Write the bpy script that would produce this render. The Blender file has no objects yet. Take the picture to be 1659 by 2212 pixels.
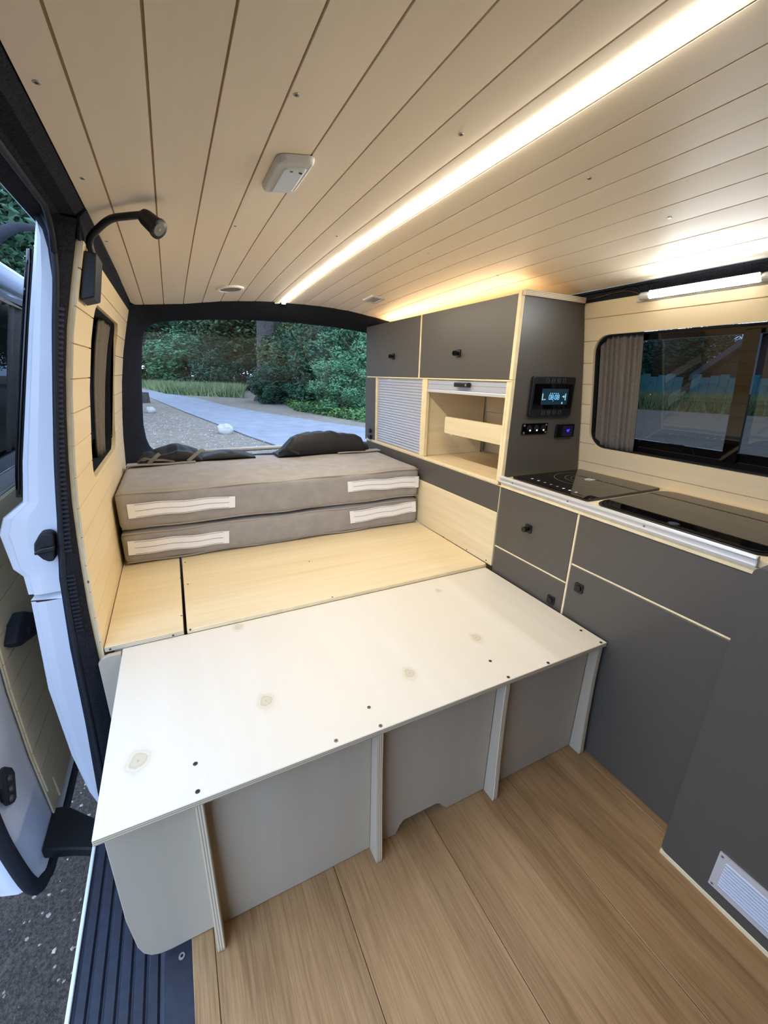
import bpy, bmesh, math, random
from mathutils import Vector, Matrix, noise as mnoise
random.seed(7)
SC = bpy.context.scene
COL = SC.collection
PI = math.pi

# ------------------------------------------------------------------ camera
FPX, CX, CY = 889.28, 829.5, 1106.0          # focal length and centre, image taken as 1659 x 2212
R0 = Vector((0.8955, -0.4445, 0.0221)).normalized()      # image right in world axes
R2 = Vector((0.4284, 0.8476, -0.3131)).normalized()      # viewing direction
R1 = R2.cross(R0).normalized()                           # image down
R0 = R1.cross(R2).normalized()
EYE = Vector((0.0, 0.0, 1.032))
cam = bpy.data.cameras.new('camera')
cam.sensor_fit = 'VERTICAL'; cam.sensor_height = 36.0; cam.lens = FPX / 2212.0 * 36.0
cam.clip_start = 0.01; cam.clip_end = 400
camo = bpy.data.objects.new('camera', cam); COL.objects.link(camo)
m = Matrix((R0, -R1, -R2)).transposed().to_4x4(); m.translation = EYE
camo.matrix_world = m
SC.camera = camo

# ------------------------------------------------------------------ sky and exposure
SC.view_settings.view_transform = 'Standard'; SC.view_settings.look = 'None'
SC.view_settings.gamma = 1.0; SC.view_settings.use_curve_mapping = False
SC.view_settings.exposure = 0.75
SC.cycles.max_bounces = 7; SC.cycles.diffuse_bounces = 4; SC.cycles.glossy_bounces = 3; SC.cycles.transparent_max_bounces = 6
SC.cycles.caustics_reflective = False; SC.cycles.caustics_refractive = False
SKY_STRENGTH = 2.75
world = bpy.data.worlds.new('dusk_sky'); SC.world = world; world.use_nodes = True
bg = world.node_tree.nodes['Background']
bg.inputs['Color'].default_value = (0.47, 0.65, 1.0, 1); bg.inputs['Strength'].default_value = SKY_STRENGTH

# strengths of the lamps the van has
STRIP_W, COVE_W, TUBE_W = 66.0, 14.0, 60.0

# ------------------------------------------------------------------ pixel helpers: a pixel gives a direction, a plane gives the distance
def ray(p): return (R0 * (p[0] - CX) + R1 * (p[1] - CY) + R2 * FPX).normalized()
def on_x(p, x): d = ray(p); return EYE + d * ((x - EYE.x) / d.x)
def on_y(p, y): d = ray(p); return EYE + d * ((y - EYE.y) / d.y)
def on_z(p, z): d = ray(p); return EYE + d * ((z - EYE.z) / d.z)
GROUND = -0.55
def on_ground(p): return on_z(p, GROUND)

def lerp_table(t, xs, ys):
    if t <= xs[0]: return ys[0]
    for i in range(len(xs) - 1):
        if t <= xs[i + 1]:
            a = (t - xs[i]) / (xs[i + 1] - xs[i]); return ys[i] + a * (ys[i + 1] - ys[i])
    return ys[-1]
ZL = [0.0, .373, .49, .632, .762, .843, .985, 1.099, 1.199, 1.267, 1.33]
XL = [-.223, -.224, -.223, -.217, -.208, -.199, -.179, -.157, -.131, -.112, -.092]
def xl(z): return lerp_table(z, ZL, XL)
ZR = [0, .5, .713, .958, 1.14, 1.275, 1.33]
XR = [1.352, 1.350, 1.341, 1.30, 1.265, 1.235, 1.222]
def xr(z): return lerp_table(z, ZR, XR)
CXs = [-.2, -.06, .09, .163, .24, .315, .389, .464, .611, .685, .76, .834, .908, .982, 1.056, 1.13, 1.205, 1.28]
CZs = [1.303, 1.318, 1.334, 1.345, 1.356, 1.364, 1.370, 1.374, 1.376, 1.375, 1.372, 1.367, 1.358, 1.348, 1.335, 1.319, 1.302, 1.283]
def zc(x, y):
    z = lerp_table(x, CXs, CZs)
    if y > 1.0: z -= .032 * ((y - 1.0) / 1.12) ** 2
    return z

# ------------------------------------------------------------------ mesh helpers
class MB:
    def __init__(s): s.v = []; s.f = []; s.mi = []; s.smooth = False
    def add(s, vs, fs, mi=0):
        o = len(s.v); s.v += [tuple(p) for p in vs]
        for f in fs: s.f.append([o + i for i in f]); s.mi.append(mi)
        return s
    def box(s, x0, x1, y0, y1, z0, z1, mi=0):
        return s.add([(x0, y0, z0), (x1, y0, z0), (x1, y1, z0), (x0, y1, z0), (x0, y0, z1), (x1, y0, z1), (x1, y1, z1), (x0, y1, z1)],
                     [(0, 3, 2, 1), (4, 5, 6, 7), (0, 1, 5, 4), (1, 2, 6, 5), (2, 3, 7, 6), (3, 0, 4, 7)], mi)
    def prism(s, poly, axis, a, b, mi=0):
        n = len(poly)
        def P(u, w, t): return {'x': (t, u, w), 'y': (u, t, w), 'z': (u, w, t)}[axis]
        vs = [P(u, w, a) for u, w in poly] + [P(u, w, b) for u, w in poly]
        fs = [tuple(range(n))[::-1], tuple(range(n, 2 * n))] + [(i, (i + 1) % n, n + (i + 1) % n, n + i) for i in range(n)]
        return s.add(vs, fs, mi)
    def cyl(s, c, d, r0, r1, h, n=16, mi=0):
        c = Vector(c); d = Vector(d).normalized(); u = d.orthogonal().normalized(); w = d.cross(u)
        vs = []
        for k, r in ((0, r0), (h, r1)):
            for i in range(n):
                a = 2 * PI * i / n; vs.append(c + d * k + (u * math.cos(a) + w * math.sin(a)) * r)
        fs = [tuple(range(n))[::-1], tuple(range(n, 2 * n))] + [(i, (i + 1) % n, n + (i + 1) % n, n + i) for i in range(n)]
        return s.add(vs, fs, mi)
    def tube(s, pts, r, n=8, mi=0):
        pts = [Vector(p) for p in pts]; rs = r if isinstance(r, (list, tuple)) else [r] * len(pts)
        vs = []; up = None
        for i, p in enumerate(pts):
            t = (pts[min(i + 1, len(pts) - 1)] - pts[max(i - 1, 0)]).normalized()
            if up is None: up = t.orthogonal().normalized()
            up = (up - t * up.dot(t)).normalized(); w = t.cross(up)
            for k in range(n):
                a = 2 * PI * k / n; vs.append(p + (up * math.cos(a) + w * math.sin(a)) * rs[i])
        fs = []
        for i in range(len(pts) - 1):
            for k in range(n): fs.append((i * n + k, i * n + (k + 1) % n, (i + 1) * n + (k + 1) % n, (i + 1) * n + k))
        fs += [tuple(range(n))[::-1], tuple(range((len(pts) - 1) * n, len(pts) * n))]
        return s.add(vs, fs, mi)
    def grid(s, rows, mi=0, closed=False):
        n = len(rows[0]); vs = [p for r in rows for p in r]; fs = []
        for i in range(len(rows) - 1):
            for k in range(n if closed else n - 1):
                k2 = (k + 1) % n; fs.append((i * n + k, i * n + k2, (i + 1) * n + k2, (i + 1) * n + k))
        return s.add(vs, fs, mi)

WORLD = {}
def _mats(o, mat):
    for mm in (mat if isinstance(mat, (list, tuple)) else [mat]): o.data.materials.append(mm)
def build(name, mb, mat, parent=None, bevel=0, seg=2, solid=0, smooth=False, subsurf=0, fixn=True, offset=-1):
    me = bpy.data.meshes.new(name); me.from_pydata(mb.v, [], mb.f)
    me.polygons.foreach_set('material_index', mb.mi)
    if fixn:
        b = bmesh.new(); b.from_mesh(me); bmesh.ops.recalc_face_normals(b, faces=b.faces); b.to_mesh(me); b.free()
    o = bpy.data.objects.new(name, me); COL.objects.link(o); _mats(o, mat)
    attach(o, parent)
    if smooth:
        me.polygons.foreach_set('use_smooth', [True] * len(me.polygons))
    if solid: md = o.modifiers.new('thickness', 'SOLIDIFY'); md.thickness = solid; md.offset = offset
    if subsurf: md = o.modifiers.new('smooth', 'SUBSURF'); md.levels = subsurf; md.render_levels = subsurf
    if bevel:
        md = o.modifiers.new('edge', 'BEVEL'); md.width = bevel; md.segments = seg; md.limit_method = 'ANGLE'; md.angle_limit = 0.6
    return o
def attach(o, parent):
    if parent is not None:
        o.parent = parent; o.matrix_parent_inverse = Matrix.Translation(-WORLD[parent.name])
    WORLD[o.name] = Vector((0, 0, 0))
def thing(name, label, cat, base, group=None, kind=None):
    o = bpy.data.objects.new(name, None); COL.objects.link(o); o.location = base; o.empty_display_size = .05
    WORLD[o.name] = Vector(base); tag(o, label, cat, group, kind); return o
def tag(o, label=None, cat=None, group=None, kind=None):
    if label: o['label'] = label
    if cat: o['category'] = cat
    if group: o['group'] = group
    if kind: o['kind'] = kind
    return o
def rrect(u0, u1, w0, w1, r, n=6):
    out = []
    for cu, cw, a0 in ((u1 - r, w1 - r, 0), (u0 + r, w1 - r, PI / 2), (u0 + r, w0 + r, PI), (u1 - r, w0 + r, 1.5 * PI)):
        for i in range(n + 1): a = a0 + PI / 2 * i / n; out.append((cu + r * math.cos(a), cw + r * math.sin(a)))
    return out
def smooth_path(pts, k=6):
    pts = [Vector(p) for p in pts]; out = []
    for i in range(len(pts) - 1):
        p0 = pts[max(i - 1, 0)]; p1 = pts[i]; p2 = pts[i + 1]; p3 = pts[min(i + 2, len(pts) - 1)]
        for j in range(k):
            t = j / k
            out.append(.5 * ((2 * p1) + (p2 - p0) * t + (2 * p0 - 5 * p1 + 4 * p2 - p3) * t * t + (3 * p1 - p0 - 3 * p2 + p3) * t ** 3))
    out.append(pts[-1]); return out

# ------------------------------------------------------------------ materials
def srgb(r, g, b):
    f = lambda c: (c / 255 / 12.92) if c / 255 <= .04045 else ((c / 255 + .055) / 1.055) ** 2.4
    return (f(r), f(g), f(b), 1)
class NT:
    def __init__(s, name):
        s.m = bpy.data.materials.new(name); s.m.use_nodes = True; s.t = s.m.node_tree; s.b = s.t.nodes['Principled BSDF']
    def n(s, typ, **kw):
        nd = s.t.nodes.new(typ)
        for k, v in kw.items():
            if k in nd.inputs.keys() if hasattr(nd.inputs, 'keys') else False: nd.inputs[k].default_value = v
            else: setattr(nd, k, v)
        return nd
    def l(s, a, b): s.t.links.new(a, b)
def coords(N, scale=(1, 1, 1), rand=0.0):
    tc = N.n('ShaderNodeTexCoord'); mp = N.n('ShaderNodeMapping'); mp.inputs['Scale'].default_value = scale
    if rand:
        oi = N.n('ShaderNodeObjectInfo'); mm = N.n('ShaderNodeMath', operation='MULTIPLY'); mm.inputs[1].default_value = rand
        cb = N.n('ShaderNodeCombineXYZ'); N.l(oi.outputs['Random'], mm.inputs[0])
        for i in range(3): N.l(mm.outputs[0], cb.inputs[i])
        ad = N.n('ShaderNodeVectorMath', operation='ADD'); N.l(tc.outputs['Object'], ad.inputs[0]); N.l(cb.outputs[0], ad.inputs[1]); N.l(ad.outputs[0], mp.inputs[0])
    else: N.l(tc.outputs['Object'], mp.inputs[0])
    return mp.outputs[0]
def noise(N, vec, scale, detail=4, rough=.55, dist=0):
    nd = N.n('ShaderNodeTexNoise'); nd.inputs['Scale'].default_value = scale; nd.inputs['Detail'].default_value = detail
    nd.inputs['Roughness'].default_value = rough; nd.inputs['Distortion'].default_value = dist; N.l(vec, nd.inputs['Vector']); return nd.outputs['Fac']
def ramp(N, fac, stops):
    r = N.n('ShaderNodeValToRGB'); e = r.color_ramp.elements
    while len(e) < len(stops): e.new(.5)
    for i, (p, c) in enumerate(stops): e[i].position = p; e[i].color = c
    N.l(fac, r.inputs[0]); return r.outputs[0]
def mix(N, fac, a, b, mode='MIX'):
    x = N.n('ShaderNodeMix', data_type='RGBA', blend_type=mode)
    if isinstance(fac, float): x.inputs[0].default_value = fac
    else: N.l(fac, x.inputs[0])
    for s, v in ((6, a), (7, b)):
        if isinstance(v, tuple): x.inputs[s].default_value = v
        else: N.l(v, x.inputs[s])
    return x.outputs[2]
def bump(N, h, strength=.1, dist=.01):
    b = N.n('ShaderNodeBump'); b.inputs['Strength'].default_value = strength; b.inputs['Distance'].default_value = dist
    N.l(h, b.inputs['Height']); N.l(b.outputs[0], N.b.inputs['Normal'])
def plain(name, col, rough=.5, metal=0, spec=.5, nscale=0, namp=.15, bmp=0, coat=0):
    N = NT(name); N.b.inputs['Roughness'].default_value = rough; N.b.inputs['Metallic'].default_value = metal
    N.b.inputs['Specular IOR Level'].default_value = spec; N.b.inputs['Coat Weight'].default_value = coat
    if nscale:
        f = noise(N, coords(N), nscale, 5); d = tuple(c * (1 - namp) for c in col[:3]) + (1,); u = tuple(min(1, c * (1 + namp)) for c in col[:3]) + (1,)
        N.l(ramp(N, f, [(.3, d), (.7, u)]), N.b.inputs['Base Color'])
        if bmp: bump(N, f, bmp, .004)
    else: N.b.inputs['Base Color'].default_value = col
    return N.m
def ply(name, c1, c2, along, rough=.55, rand=0, knots=None, streak=1.0):
    """pale veneer: fine streaks along one axis plus broad soft figure"""
    N = NT(name); s = [60, 60, 60]; s['xyz'.index(along)] = 2.2; s2 = [9, 9, 9]; s2['xyz'.index(along)] = .8
    f1 = noise(N, coords(N, tuple(s), rand), 1, 5); f2 = noise(N, coords(N, tuple(s2), rand), 1, 3, .5, .6)
    ad = N.n('ShaderNodeMath', operation='ADD'); a2 = N.n('ShaderNodeMath', operation='MULTIPLY'); a2.inputs[1].default_value = .45 * streak
    N.l(f1, a2.inputs[0]); a3 = N.n('ShaderNodeMath', operation='MULTIPLY'); a3.inputs[1].default_value = .55
    N.l(f2, a3.inputs[0]); N.l(a2.outputs[0], ad.inputs[0]); N.l(a3.outputs[0], ad.inputs[1])
    c = ramp(N, ad.outputs[0], [(.35, c2), (.62, c1)])
    if knots:
        tc = N.n('ShaderNodeTexCoord')
        for (kx, ky, kr) in knots:
            cb = N.n('ShaderNodeCombineXYZ'); cb.inputs[0].default_value = kx; cb.inputs[1].default_value = ky
            sep = N.n('ShaderNodeVectorMath', operation='SUBTRACT'); N.l(tc.outputs['Object'], sep.inputs[0]); N.l(cb.outputs[0], sep.inputs[1])
            mu = N.n('ShaderNodeVectorMath', operation='MULTIPLY'); mu.inputs[1].default_value = (1.0 / kr, .75 / kr, 0); N.l(sep.outputs[0], mu.inputs[0])
            nz = N.n('ShaderNodeTexNoise'); nz.inputs['Scale'].default_value = 1.6; N.l(mu.outputs[0], nz.inputs['Vector'])
            ln = N.n('ShaderNodeVectorMath', operation='LENGTH'); N.l(mu.outputs[0], ln.inputs[0])
            am = N.n('ShaderNodeMath', operation='MULTIPLY_ADD'); am.inputs[1].default_value = .5; N.l(nz.outputs['Fac'], am.inputs[0]); N.l(ln.outputs['Value'], am.inputs[2])
            w = (1, 1, 1, 1); k1 = (.80, .74, .62, 1)
            rr = ramp(N, am.outputs[0], [(.26, (.62, .55, .44, 1)), (.31, (.84, .80, .72, 1)), (.50, (.80, .76, .67, 1)), (.56, (.74, .69, .60, 1)), (.62, (.95, .93, .89, 1)), (.70, (.90, .87, .82, 1)), (.80, (.97, .96, .94, 1)), (1.0, w)])
            c = mix(N, 1.0, c, rr, 'MULTIPLY')
    N.l(c, N.b.inputs['Base Color']); N.b.inputs['Roughness'].default_value = rough; N.b.inputs['Specular IOR Level'].default_value = .35
    bump(N, f1, .06, .002); return N.m
def striped(name, axis, pitch, c1, c2, rough=.6):
    N = NT(name); tc = N.n('ShaderNodeTexCoord'); sp = N.n('ShaderNodeSeparateXYZ'); N.l(tc.outputs['Object'], sp.inputs[0])
    mm = N.n('ShaderNodeMath', operation='MULTIPLY'); mm.inputs[1].default_value = 1 / pitch; N.l(sp.outputs['xyz'.index(axis)], mm.inputs[0])
    fr = N.n('ShaderNodeMath', operation='FRACT'); N.l(mm.outputs[0], fr.inputs[0])
    N.l(ramp(N, fr.outputs[0], [(.0, c1), (.45, c1), (.55, c2), (.92, c2), (1, c1)]), N.b.inputs['Base Color']); N.b.inputs['Roughness'].default_value = rough
    return N.m
def emit(name, col, strength):
    N = NT(name); N.b.inputs['Base Color'].default_value = (0, 0, 0, 1); N.b.inputs['Emission Color'].default_value = col
    N.b.inputs['Emission Strength'].default_value = strength; return N.m
def glass(name, tint, rough=0.0, refl=1.0):
    N = NT(name); t = N.t; out = t.nodes['Material Output']; t.nodes.remove(N.b)
    tr = N.n('ShaderNodeBsdfTransparent'); tr.inputs[0].default_value = tint
    gl = N.n('ShaderNodeBsdfGlossy'); gl.inputs['Roughness'].default_value = rough; gl.inputs['Color'].default_value = (refl, refl, refl, 1)
    fr = N.n('ShaderNodeFresnel'); fr.inputs[0].default_value = 1.45
    mx = N.n('ShaderNodeMixShader'); N.l(fr.outputs[0], mx.inputs[0]); N.l(tr.outputs[0], mx.inputs[1]); N.l(gl.outputs[0], mx.inputs[2]); N.l(mx.outputs[0], out.inputs[0])
    return N.m

def oak():
    N = NT('oak_laminate')
    v = coords(N, (7, .9, 1), 11.0); f2 = noise(N, v, 1, 4, .55, .8)
    vw = coords(N, (5.0, .55, 1), 11.0); wv = noise(N, vw, 1.2, 2, .5, 1.2)
    mm = N.n('ShaderNodeMath', operation='MULTIPLY'); mm.inputs[1].default_value = 16; N.l(wv, mm.inputs[0])
    sn = N.n('ShaderNodeMath', operation='SINE'); N.l(mm.outputs[0], sn.inputs[0])
    f1 = noise(N, coords(N, (150, 5, 1), 11.0), 1, 4, .6)
    f3 = noise(N, coords(N, (420, 14, 1), 11.0), 1, 2)
    c = ramp(N, f2, [(.28, srgb(126, 94, 57)), (.5, srgb(160, 122, 76)), (.74, srgb(176, 141, 95))])
    c = mix(N, .27, c, ramp(N, sn.outputs[0], [(.0, srgb(96, 66, 38)), (.35, srgb(160, 123, 80)), (1, srgb(178, 142, 98))]))
    c = mix(N, .24, c, ramp(N, f1, [(.36, srgb(100, 70, 42)), (.56, srgb(176, 141, 100))]))
    c = mix(N, .12, c, ramp(N, f3, [(.40, srgb(96, 66, 42)), (.60, srgb(204, 172, 136))]))
    N.l(c, N.b.inputs['Base Color']); N.b.inputs['Roughness'].default_value = .42; N.b.inputs['Specular IOR Level'].default_value = .4
    bump(N, f1, .12, .002); return N.m

M = {}
M['ceil'] = ply('ceiling_veneer', srgb(247, 233, 210), srgb(240, 224, 197), 'y', .5, 5.0, streak=.45)
M['wallply'] = ply('wall_veneer', srgb(243, 223, 184), srgb(234, 211, 168), 'y', .5, 5.0, streak=.5)
M['groove'] = plain('groove_shade_wood', srgb(168, 138, 102), .8)
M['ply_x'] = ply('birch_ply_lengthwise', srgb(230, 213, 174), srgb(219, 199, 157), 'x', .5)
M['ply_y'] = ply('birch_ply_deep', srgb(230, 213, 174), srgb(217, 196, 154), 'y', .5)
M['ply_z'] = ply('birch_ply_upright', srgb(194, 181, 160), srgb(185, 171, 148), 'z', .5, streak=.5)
M['ply_edge_z'] = striped('ply_edge_layers', 'z', .0042, srgb(226, 212, 184), srgb(176, 156, 124))
M['ply_edge_x'] = striped('ply_edge_layers_upright', 'x', .0042, srgb(226, 212, 184), srgb(176, 156, 124))
M['edge'] = plain('birch_edge', srgb(232, 212, 168), .55, nscale=40, namp=.08)
M['slab'] = ply('white_poplar_top', srgb(226, 219, 203), srgb(220, 211, 192), 'y', .45,
                knots=[(.101, .731, .036), (.42, .678, .034), (.651, .723, .032), (-.131, .683, .040), (.087, 1.035, .03), (.70, .98, .02)], streak=.4)
M['oak'] = oak()
M['dark'] = plain('anthracite_laminate', srgb(82, 77, 69), .42, spec=.5, nscale=700, namp=.10, bmp=.03)
M['carpet'] = plain('black_lining_felt', srgb(38, 40, 46), .95, spec=.1, nscale=260, namp=.45, bmp=.35)
M['rubber'] = plain('black_rubber_seal', srgb(30, 32, 38), .6, spec=.35, nscale=90, namp=.2, bmp=.1)
M['white'] = plain('white_van_paint', srgb(226, 230, 238), .35, coat=.3)
M['black'] = plain('black_plastic', srgb(15, 15, 17), .45)
M['blackgloss'] = plain('black_gloss_plastic', srgb(8, 8, 10), .03)
M['alu'] = plain('brushed_aluminium', srgb(222, 220, 216), .36, metal=.45)
M['alu2'] = plain('grey_shutter', srgb(192, 194, 202), .4, metal=.35)
M['steel'] = plain('screw_steel', srgb(170, 168, 162), .4, metal=.5)
M['screwdark'] = plain('dark_screw', srgb(92, 88, 82), .4, metal=.8)
M['suede'] = plain('grey_brown_suede', srgb(158, 152, 146), .9, spec=.15, nscale=22, namp=.09, bmp=.12)
M['piping'] = plain('grey_brown_piping', srgb(166, 157, 145), .85)
M['velcro'] = plain('white_loop_tape', srgb(246, 244, 243), .85, spec=.2, nscale=500, namp=.06, bmp=.1)
M['stitch'] = plain('grey_thread', srgb(150, 146, 142), .8)
M['bag'] = plain('black_nylon', srgb(30, 30, 31), .6, spec=.4, nscale=60, namp=.25, bmp=.2)
M['strap'] = plain('grey_webbing', srgb(120, 118, 112), .8)
M['tread'] = plain('blue_black_step_rubber', srgb(36, 40, 52), .5, spec=.45, nscale=60, namp=.25, bmp=.08)
M['greyplastic'] = plain('grey_plastic', srgb(196, 194, 188), .45)
M['curtain'] = plain('grey_curtain_cloth', srgb(118, 110, 100), .9, spec=.1, nscale=200, namp=.15)
M['glass_rear'] = glass('rear_glass', (.93, .96, .95, 1))
M['glass_tint'] = glass('tinted_glass', (.125, .14, .15, 1))
M['strip'] = emit('led_strip_light', (1.0, .905, .76, 1), STRIP_W)
M['cove'] = emit('cove_led_light', (1.0, .79, .56, 1), COVE_W)
M['tube'] = emit('tube_led_light', (.90, .95, 1.0, 1), TUBE_W)

def screw(c, d, parent, r=.0042, mat=None, name='screw'):
    mb = MB(); d = Vector(d).normalized(); c = Vector(c)
    mb.cyl(c - d * .002, d, r, r * .92, .0028, 12); mb.cyl(c + d * .0008, d, r * .45, r * .45, .0002, 6, 1)
    return build(name, mb, [mat or M['screwdark'], M['black']], parent)

# ================================================================== STRUCTURE
Y0, YC = -1.0, 2.12                # front bulkhead, rear end of the ceiling
# ---- floor: sub floor with boards
flo = MB(); flo.box(-.091, 1.345, Y0, 2.3, -.03, -.006); floor = tag(build('floor', flo, M['groove']), 'oak laminate floor of the van', 'floor', kind='structure')
xs = [-.091, -.0515, .1965, .4450, .6935, .942, 1.19, 1.345]
for i in range(len(xs) - 1):
    cuts = [Y0, [.9, -.35, .62, .95, -.2, .3, 1][i], 2.3]
    for a, b in zip(cuts[:-1], cuts[1:]):
        mb = MB(); mb.box(xs[i] + .0005, xs[i + 1] - .0005, a + .0005, b - .0005, -.006, 0)
        build('floor_board', mb, M['oak'], floor, bevel=.0009, seg=1)
# ---- step at the sliding door
sill = thing('trim_1', 'ribbed blue-black rubber step along the sliding door opening', 'door step', (-.19, .3, -.03), kind='structure')
prof = [(-.283, -.06)]
x = -.283; zt = -.022
ribs = []
for k in range(6):
    a = -.280 + k * .0225; ribs += [(a, zt - .004), (a + .004, zt), (a + .017, zt), (a + .0205, zt - .004)]
prof = [(-.283, -.07), (-.283, -.026)] + ribs + [(-.140, -.024), (-.138, -.014), (-.0915, -.012), (-.0915, -.07)]
mb = MB(); mb.prism(prof, 'y', Y0, 1.05); build('step_tread', mb, M['tread'], sill)
mb = MB(); mb.box(-.291, -.2835, Y0, 1.05, -.12, -.020); build('painted_edge', mb, M['white'], sill, bevel=.002)
p = on_z((393, 2065), -.012); screw((p.x, p.y, -.012), (0, 0, 1), sill, .006, M['steel'])
# ---- ceiling
def ceil_end(x):
    if x < -.035:
        d = min(.065, -.035 - x); return YC - (.065 - math.sqrt(max(0, .065 ** 2 - d * d)))
    return YC
CE0, CE1 = -.100, 1.214
def ceil_patch(xa, xb, off, nx, gap=0):
    rows = []
    for j in range(nx + 1):
        x = xa + (xb - xa) * j / nx; ye = ceil_end(x) - gap
        ys = [Y0 + (ye - Y0) * t for t in (0, .3, .5, .62, .7, .76, .82, .87, .91, .94, .96, .975, .99, 1)]
        rows.append([(x, y, zc(x, y) + off) for y in ys])
    return MB().grid(rows)
ceiling = tag(build('ceiling', ceil_patch(CE0, CE1, .0030, 40), M['groove'], solid=.01, fixn=False), 'pale plank ceiling', 'ceiling', kind='structure')
# keep the ceiling backing above the boards
gx = [.0175 + .0742 * (i - 1) for i in range(0, 17)]
edges = [CE0] + [g for g in gx if CE0 + .01 < g < CE1 - .01] + [CE1]
for a, b in zip(edges[:-1], edges[1:]):
    g0 = .0015 if a > CE0 else 0; g1 = .0015 if b < CE1 else 0
    o = build('ceiling_board', ceil_patch(a + g0, b - g1, 0, 4), M['ceil'], ceiling, solid=.0028, fixn=False)
for pp in [(78, 177), (178, 385), (640, 204), (508, 488), (996, 290), (1273, 385), (1447, 471), (728, 510), (925, 547), (1075, 595), (230, 521)]:
    z = 1.35
    for _ in range(8): q = on_z(pp, z); z = zc(q.x, q.y)
    screw((q.x, q.y, z), (0, 0, -1), ceiling, .0042, M['steel'])
ROOF = thing('trim_8', 'white outer roof skin of the van', 'roof', (.55, .6, 1.42), kind='structure')
rows = []
for j in range(25):
    x = -.21 + (1.54) * j / 24; rows.append([(x, y, 1.43 - .11 * ((x - .56) / .77) ** 4) for y in (Y0 - .1, .5, 1.6, 2.3)])
build('roof_skin', MB().grid(rows), M['white'], ROOF, solid=.004)

# ---- side walls of horizontal boards
def hole_y(z, H):
    ya, yb, za, zb, r = H
    d = 0
    if z < za + r: d = r - (z - za)
    elif z > zb - r: d = r - (zb - z)
    ins = r - math.sqrt(max(0, r * r - d * d)); return ya + ins, yb - ins
def board_patch(mb, fx, off, za, zb, ya, yb, H, nz=4):
    """rows za..zb of the wall surface; H = hole or None; returns True when the hole splits the whole band"""
    zs = sorted(set([za, zb] + ([z for z in (H[2], H[3]) if za < z < zb] if H else [])))
    for a, b in zip(zs[:-1], zs[1:]):
        inside = H and a >= H[2] - 1e-9 and b <= H[3] + 1e-9
        rowz = [a + (b - a) * i / nz for i in range(nz + 1)]
        if inside: rowz = sorted(set(rowz + [z for i in range(11) for z in (H[2] + H[4] * (1 - math.cos(PI / 2 * i / 10)), H[3] - H[4] * (1 - math.cos(PI / 2 * i / 10))) if a < z < b]))
        if not inside: mb[0].grid([[(fx(z) + off, ya, z), (fx(z) + off, yb, z)] for z in rowz])
        else:
            mb[0].grid([[(fx(z) + off, ya, z), (fx(z) + off, hole_y(z, H)[0], z)] for z in rowz])
            mb[1].grid([[(fx(z) + off, hole_y(z, H)[1], z), (fx(z) + off, yb, z)] for z in rowz])
    return bool(H and za >= H[2] - 1e-9 and zb <= H[3] + 1e-9)
def plank_wall(name, label, fx, sgn, z0, z1, ya, yb, H, grooves):
    mb = (MB(), MB()); board_patch(mb, fx, -sgn * .0045, z0, z1, ya, yb, H, 10)
    mb[0].add(mb[1].v, mb[1].f)
    w = tag(build(name, mb[0], [M['edge']], solid=.008, offset=(-1 if sgn > 0 else 1), fixn=False), label, 'wall', kind='structure')
    zs = [z0] + [g for g in grooves if z0 + .01 < g < z1 - .01] + [z1]
    for a, b in zip(zs[:-1], zs[1:]):
        ga = .0013 if a > z0 else 0; gb = .0013 if b < z1 else 0
        mb = (MB(), MB()); split = board_patch(mb, fx, 0, a + ga, b - gb, ya, yb, H, 12 if H else 3)
        if not split: mb[0].add(mb[1].v, mb[1].f)
        for k in range(2 if split else 1):
            if mb[k].v: build('wall_board', mb[k], M['wallply'], w, solid=.0042, offset=(-1 if sgn > 0 else 1), fixn=False)
    return w
LH = (1.275, 1.82, .757, 1.182, .045)
wall_l = plank_wall('wall_left', 'pale plank lining on the side wall behind the sliding door', xl, 1, .30, 1.262, 1.06, 2.11, LH, [.405 + .0675 * i for i in range(13)])
RH = (-.25, 1.0, .808, 1.173, .055)
wall_r = plank_wall('wall_right', 'pale plank lining behind the kitchen', xr, -1, 0.0, 1.281, Y0, 2.16, RH, [.0085 + .0675 * i for i in range(19)])
for pp in [(187 + 3, 1257)]:
    q = on_x(pp, -.22); screw((xl(q.z) + .0005, q.y, q.z), (1, 0, 0), wall_l, .003)
# plywood rim around the left window
# ---- windows of the side walls
def side_window(name, label, fx, sgn, H, depth, tint, bars=()):
    ya, yb, za, zb, r = H
    w = thing(name, label, 'window', (fx(za) - sgn * depth, (ya + yb) / 2, za), kind='structure')
    # reveal
    loop = rrect(ya, yb, za, zb, r, 6)
    mb = MB(); mb.grid([[(fx(z) - sgn * .010, y, z) for y, z in loop], [(fx(z) - sgn * depth, y, z) for y, z in loop]], closed=True)
    build('reveal', mb, M['rubber'], w, solid=.003, fixn=False)
    mb = MB(); inn = rrect(ya + .028, yb - .028, za + .045, zb - .02, r * .7, 6)
    A = [(fx(z) - sgn * depth, y, z) for y, z in loop]; B = [(fx(z) - sgn * depth, y, z) for y, z in inn]
    C = [(fx(z) - sgn * (depth + .012), y, z) for y, z in inn]
    mb.grid([A, B, C], closed=True); build('frame', mb, M['blackgloss'], w, fixn=False)
    mb = MB(); rows = []
    for i in range(9):
        z = za + (zb - za) * i / 8; rows.append([(fx(z) - sgn * (depth + .012), ya + .0, z), (fx(z) - sgn * (depth + .012), yb - .0, z)])
    mb.grid(rows); build('pane', mb, tint, w, fixn=False)
    for (b0, b1) in bars:
        mb = MB(); rows = []
        for i in range(9):
            z = za + .02 + (zb - za - .03) * i / 8; rows.append([(fx(z) - sgn * (depth - .001), b0, z), (fx(z) - sgn * (depth - .001), b1, z)])
        mb.grid(rows); build('divider', mb, M['blackgloss'], w, solid=.01)
    return w
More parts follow.
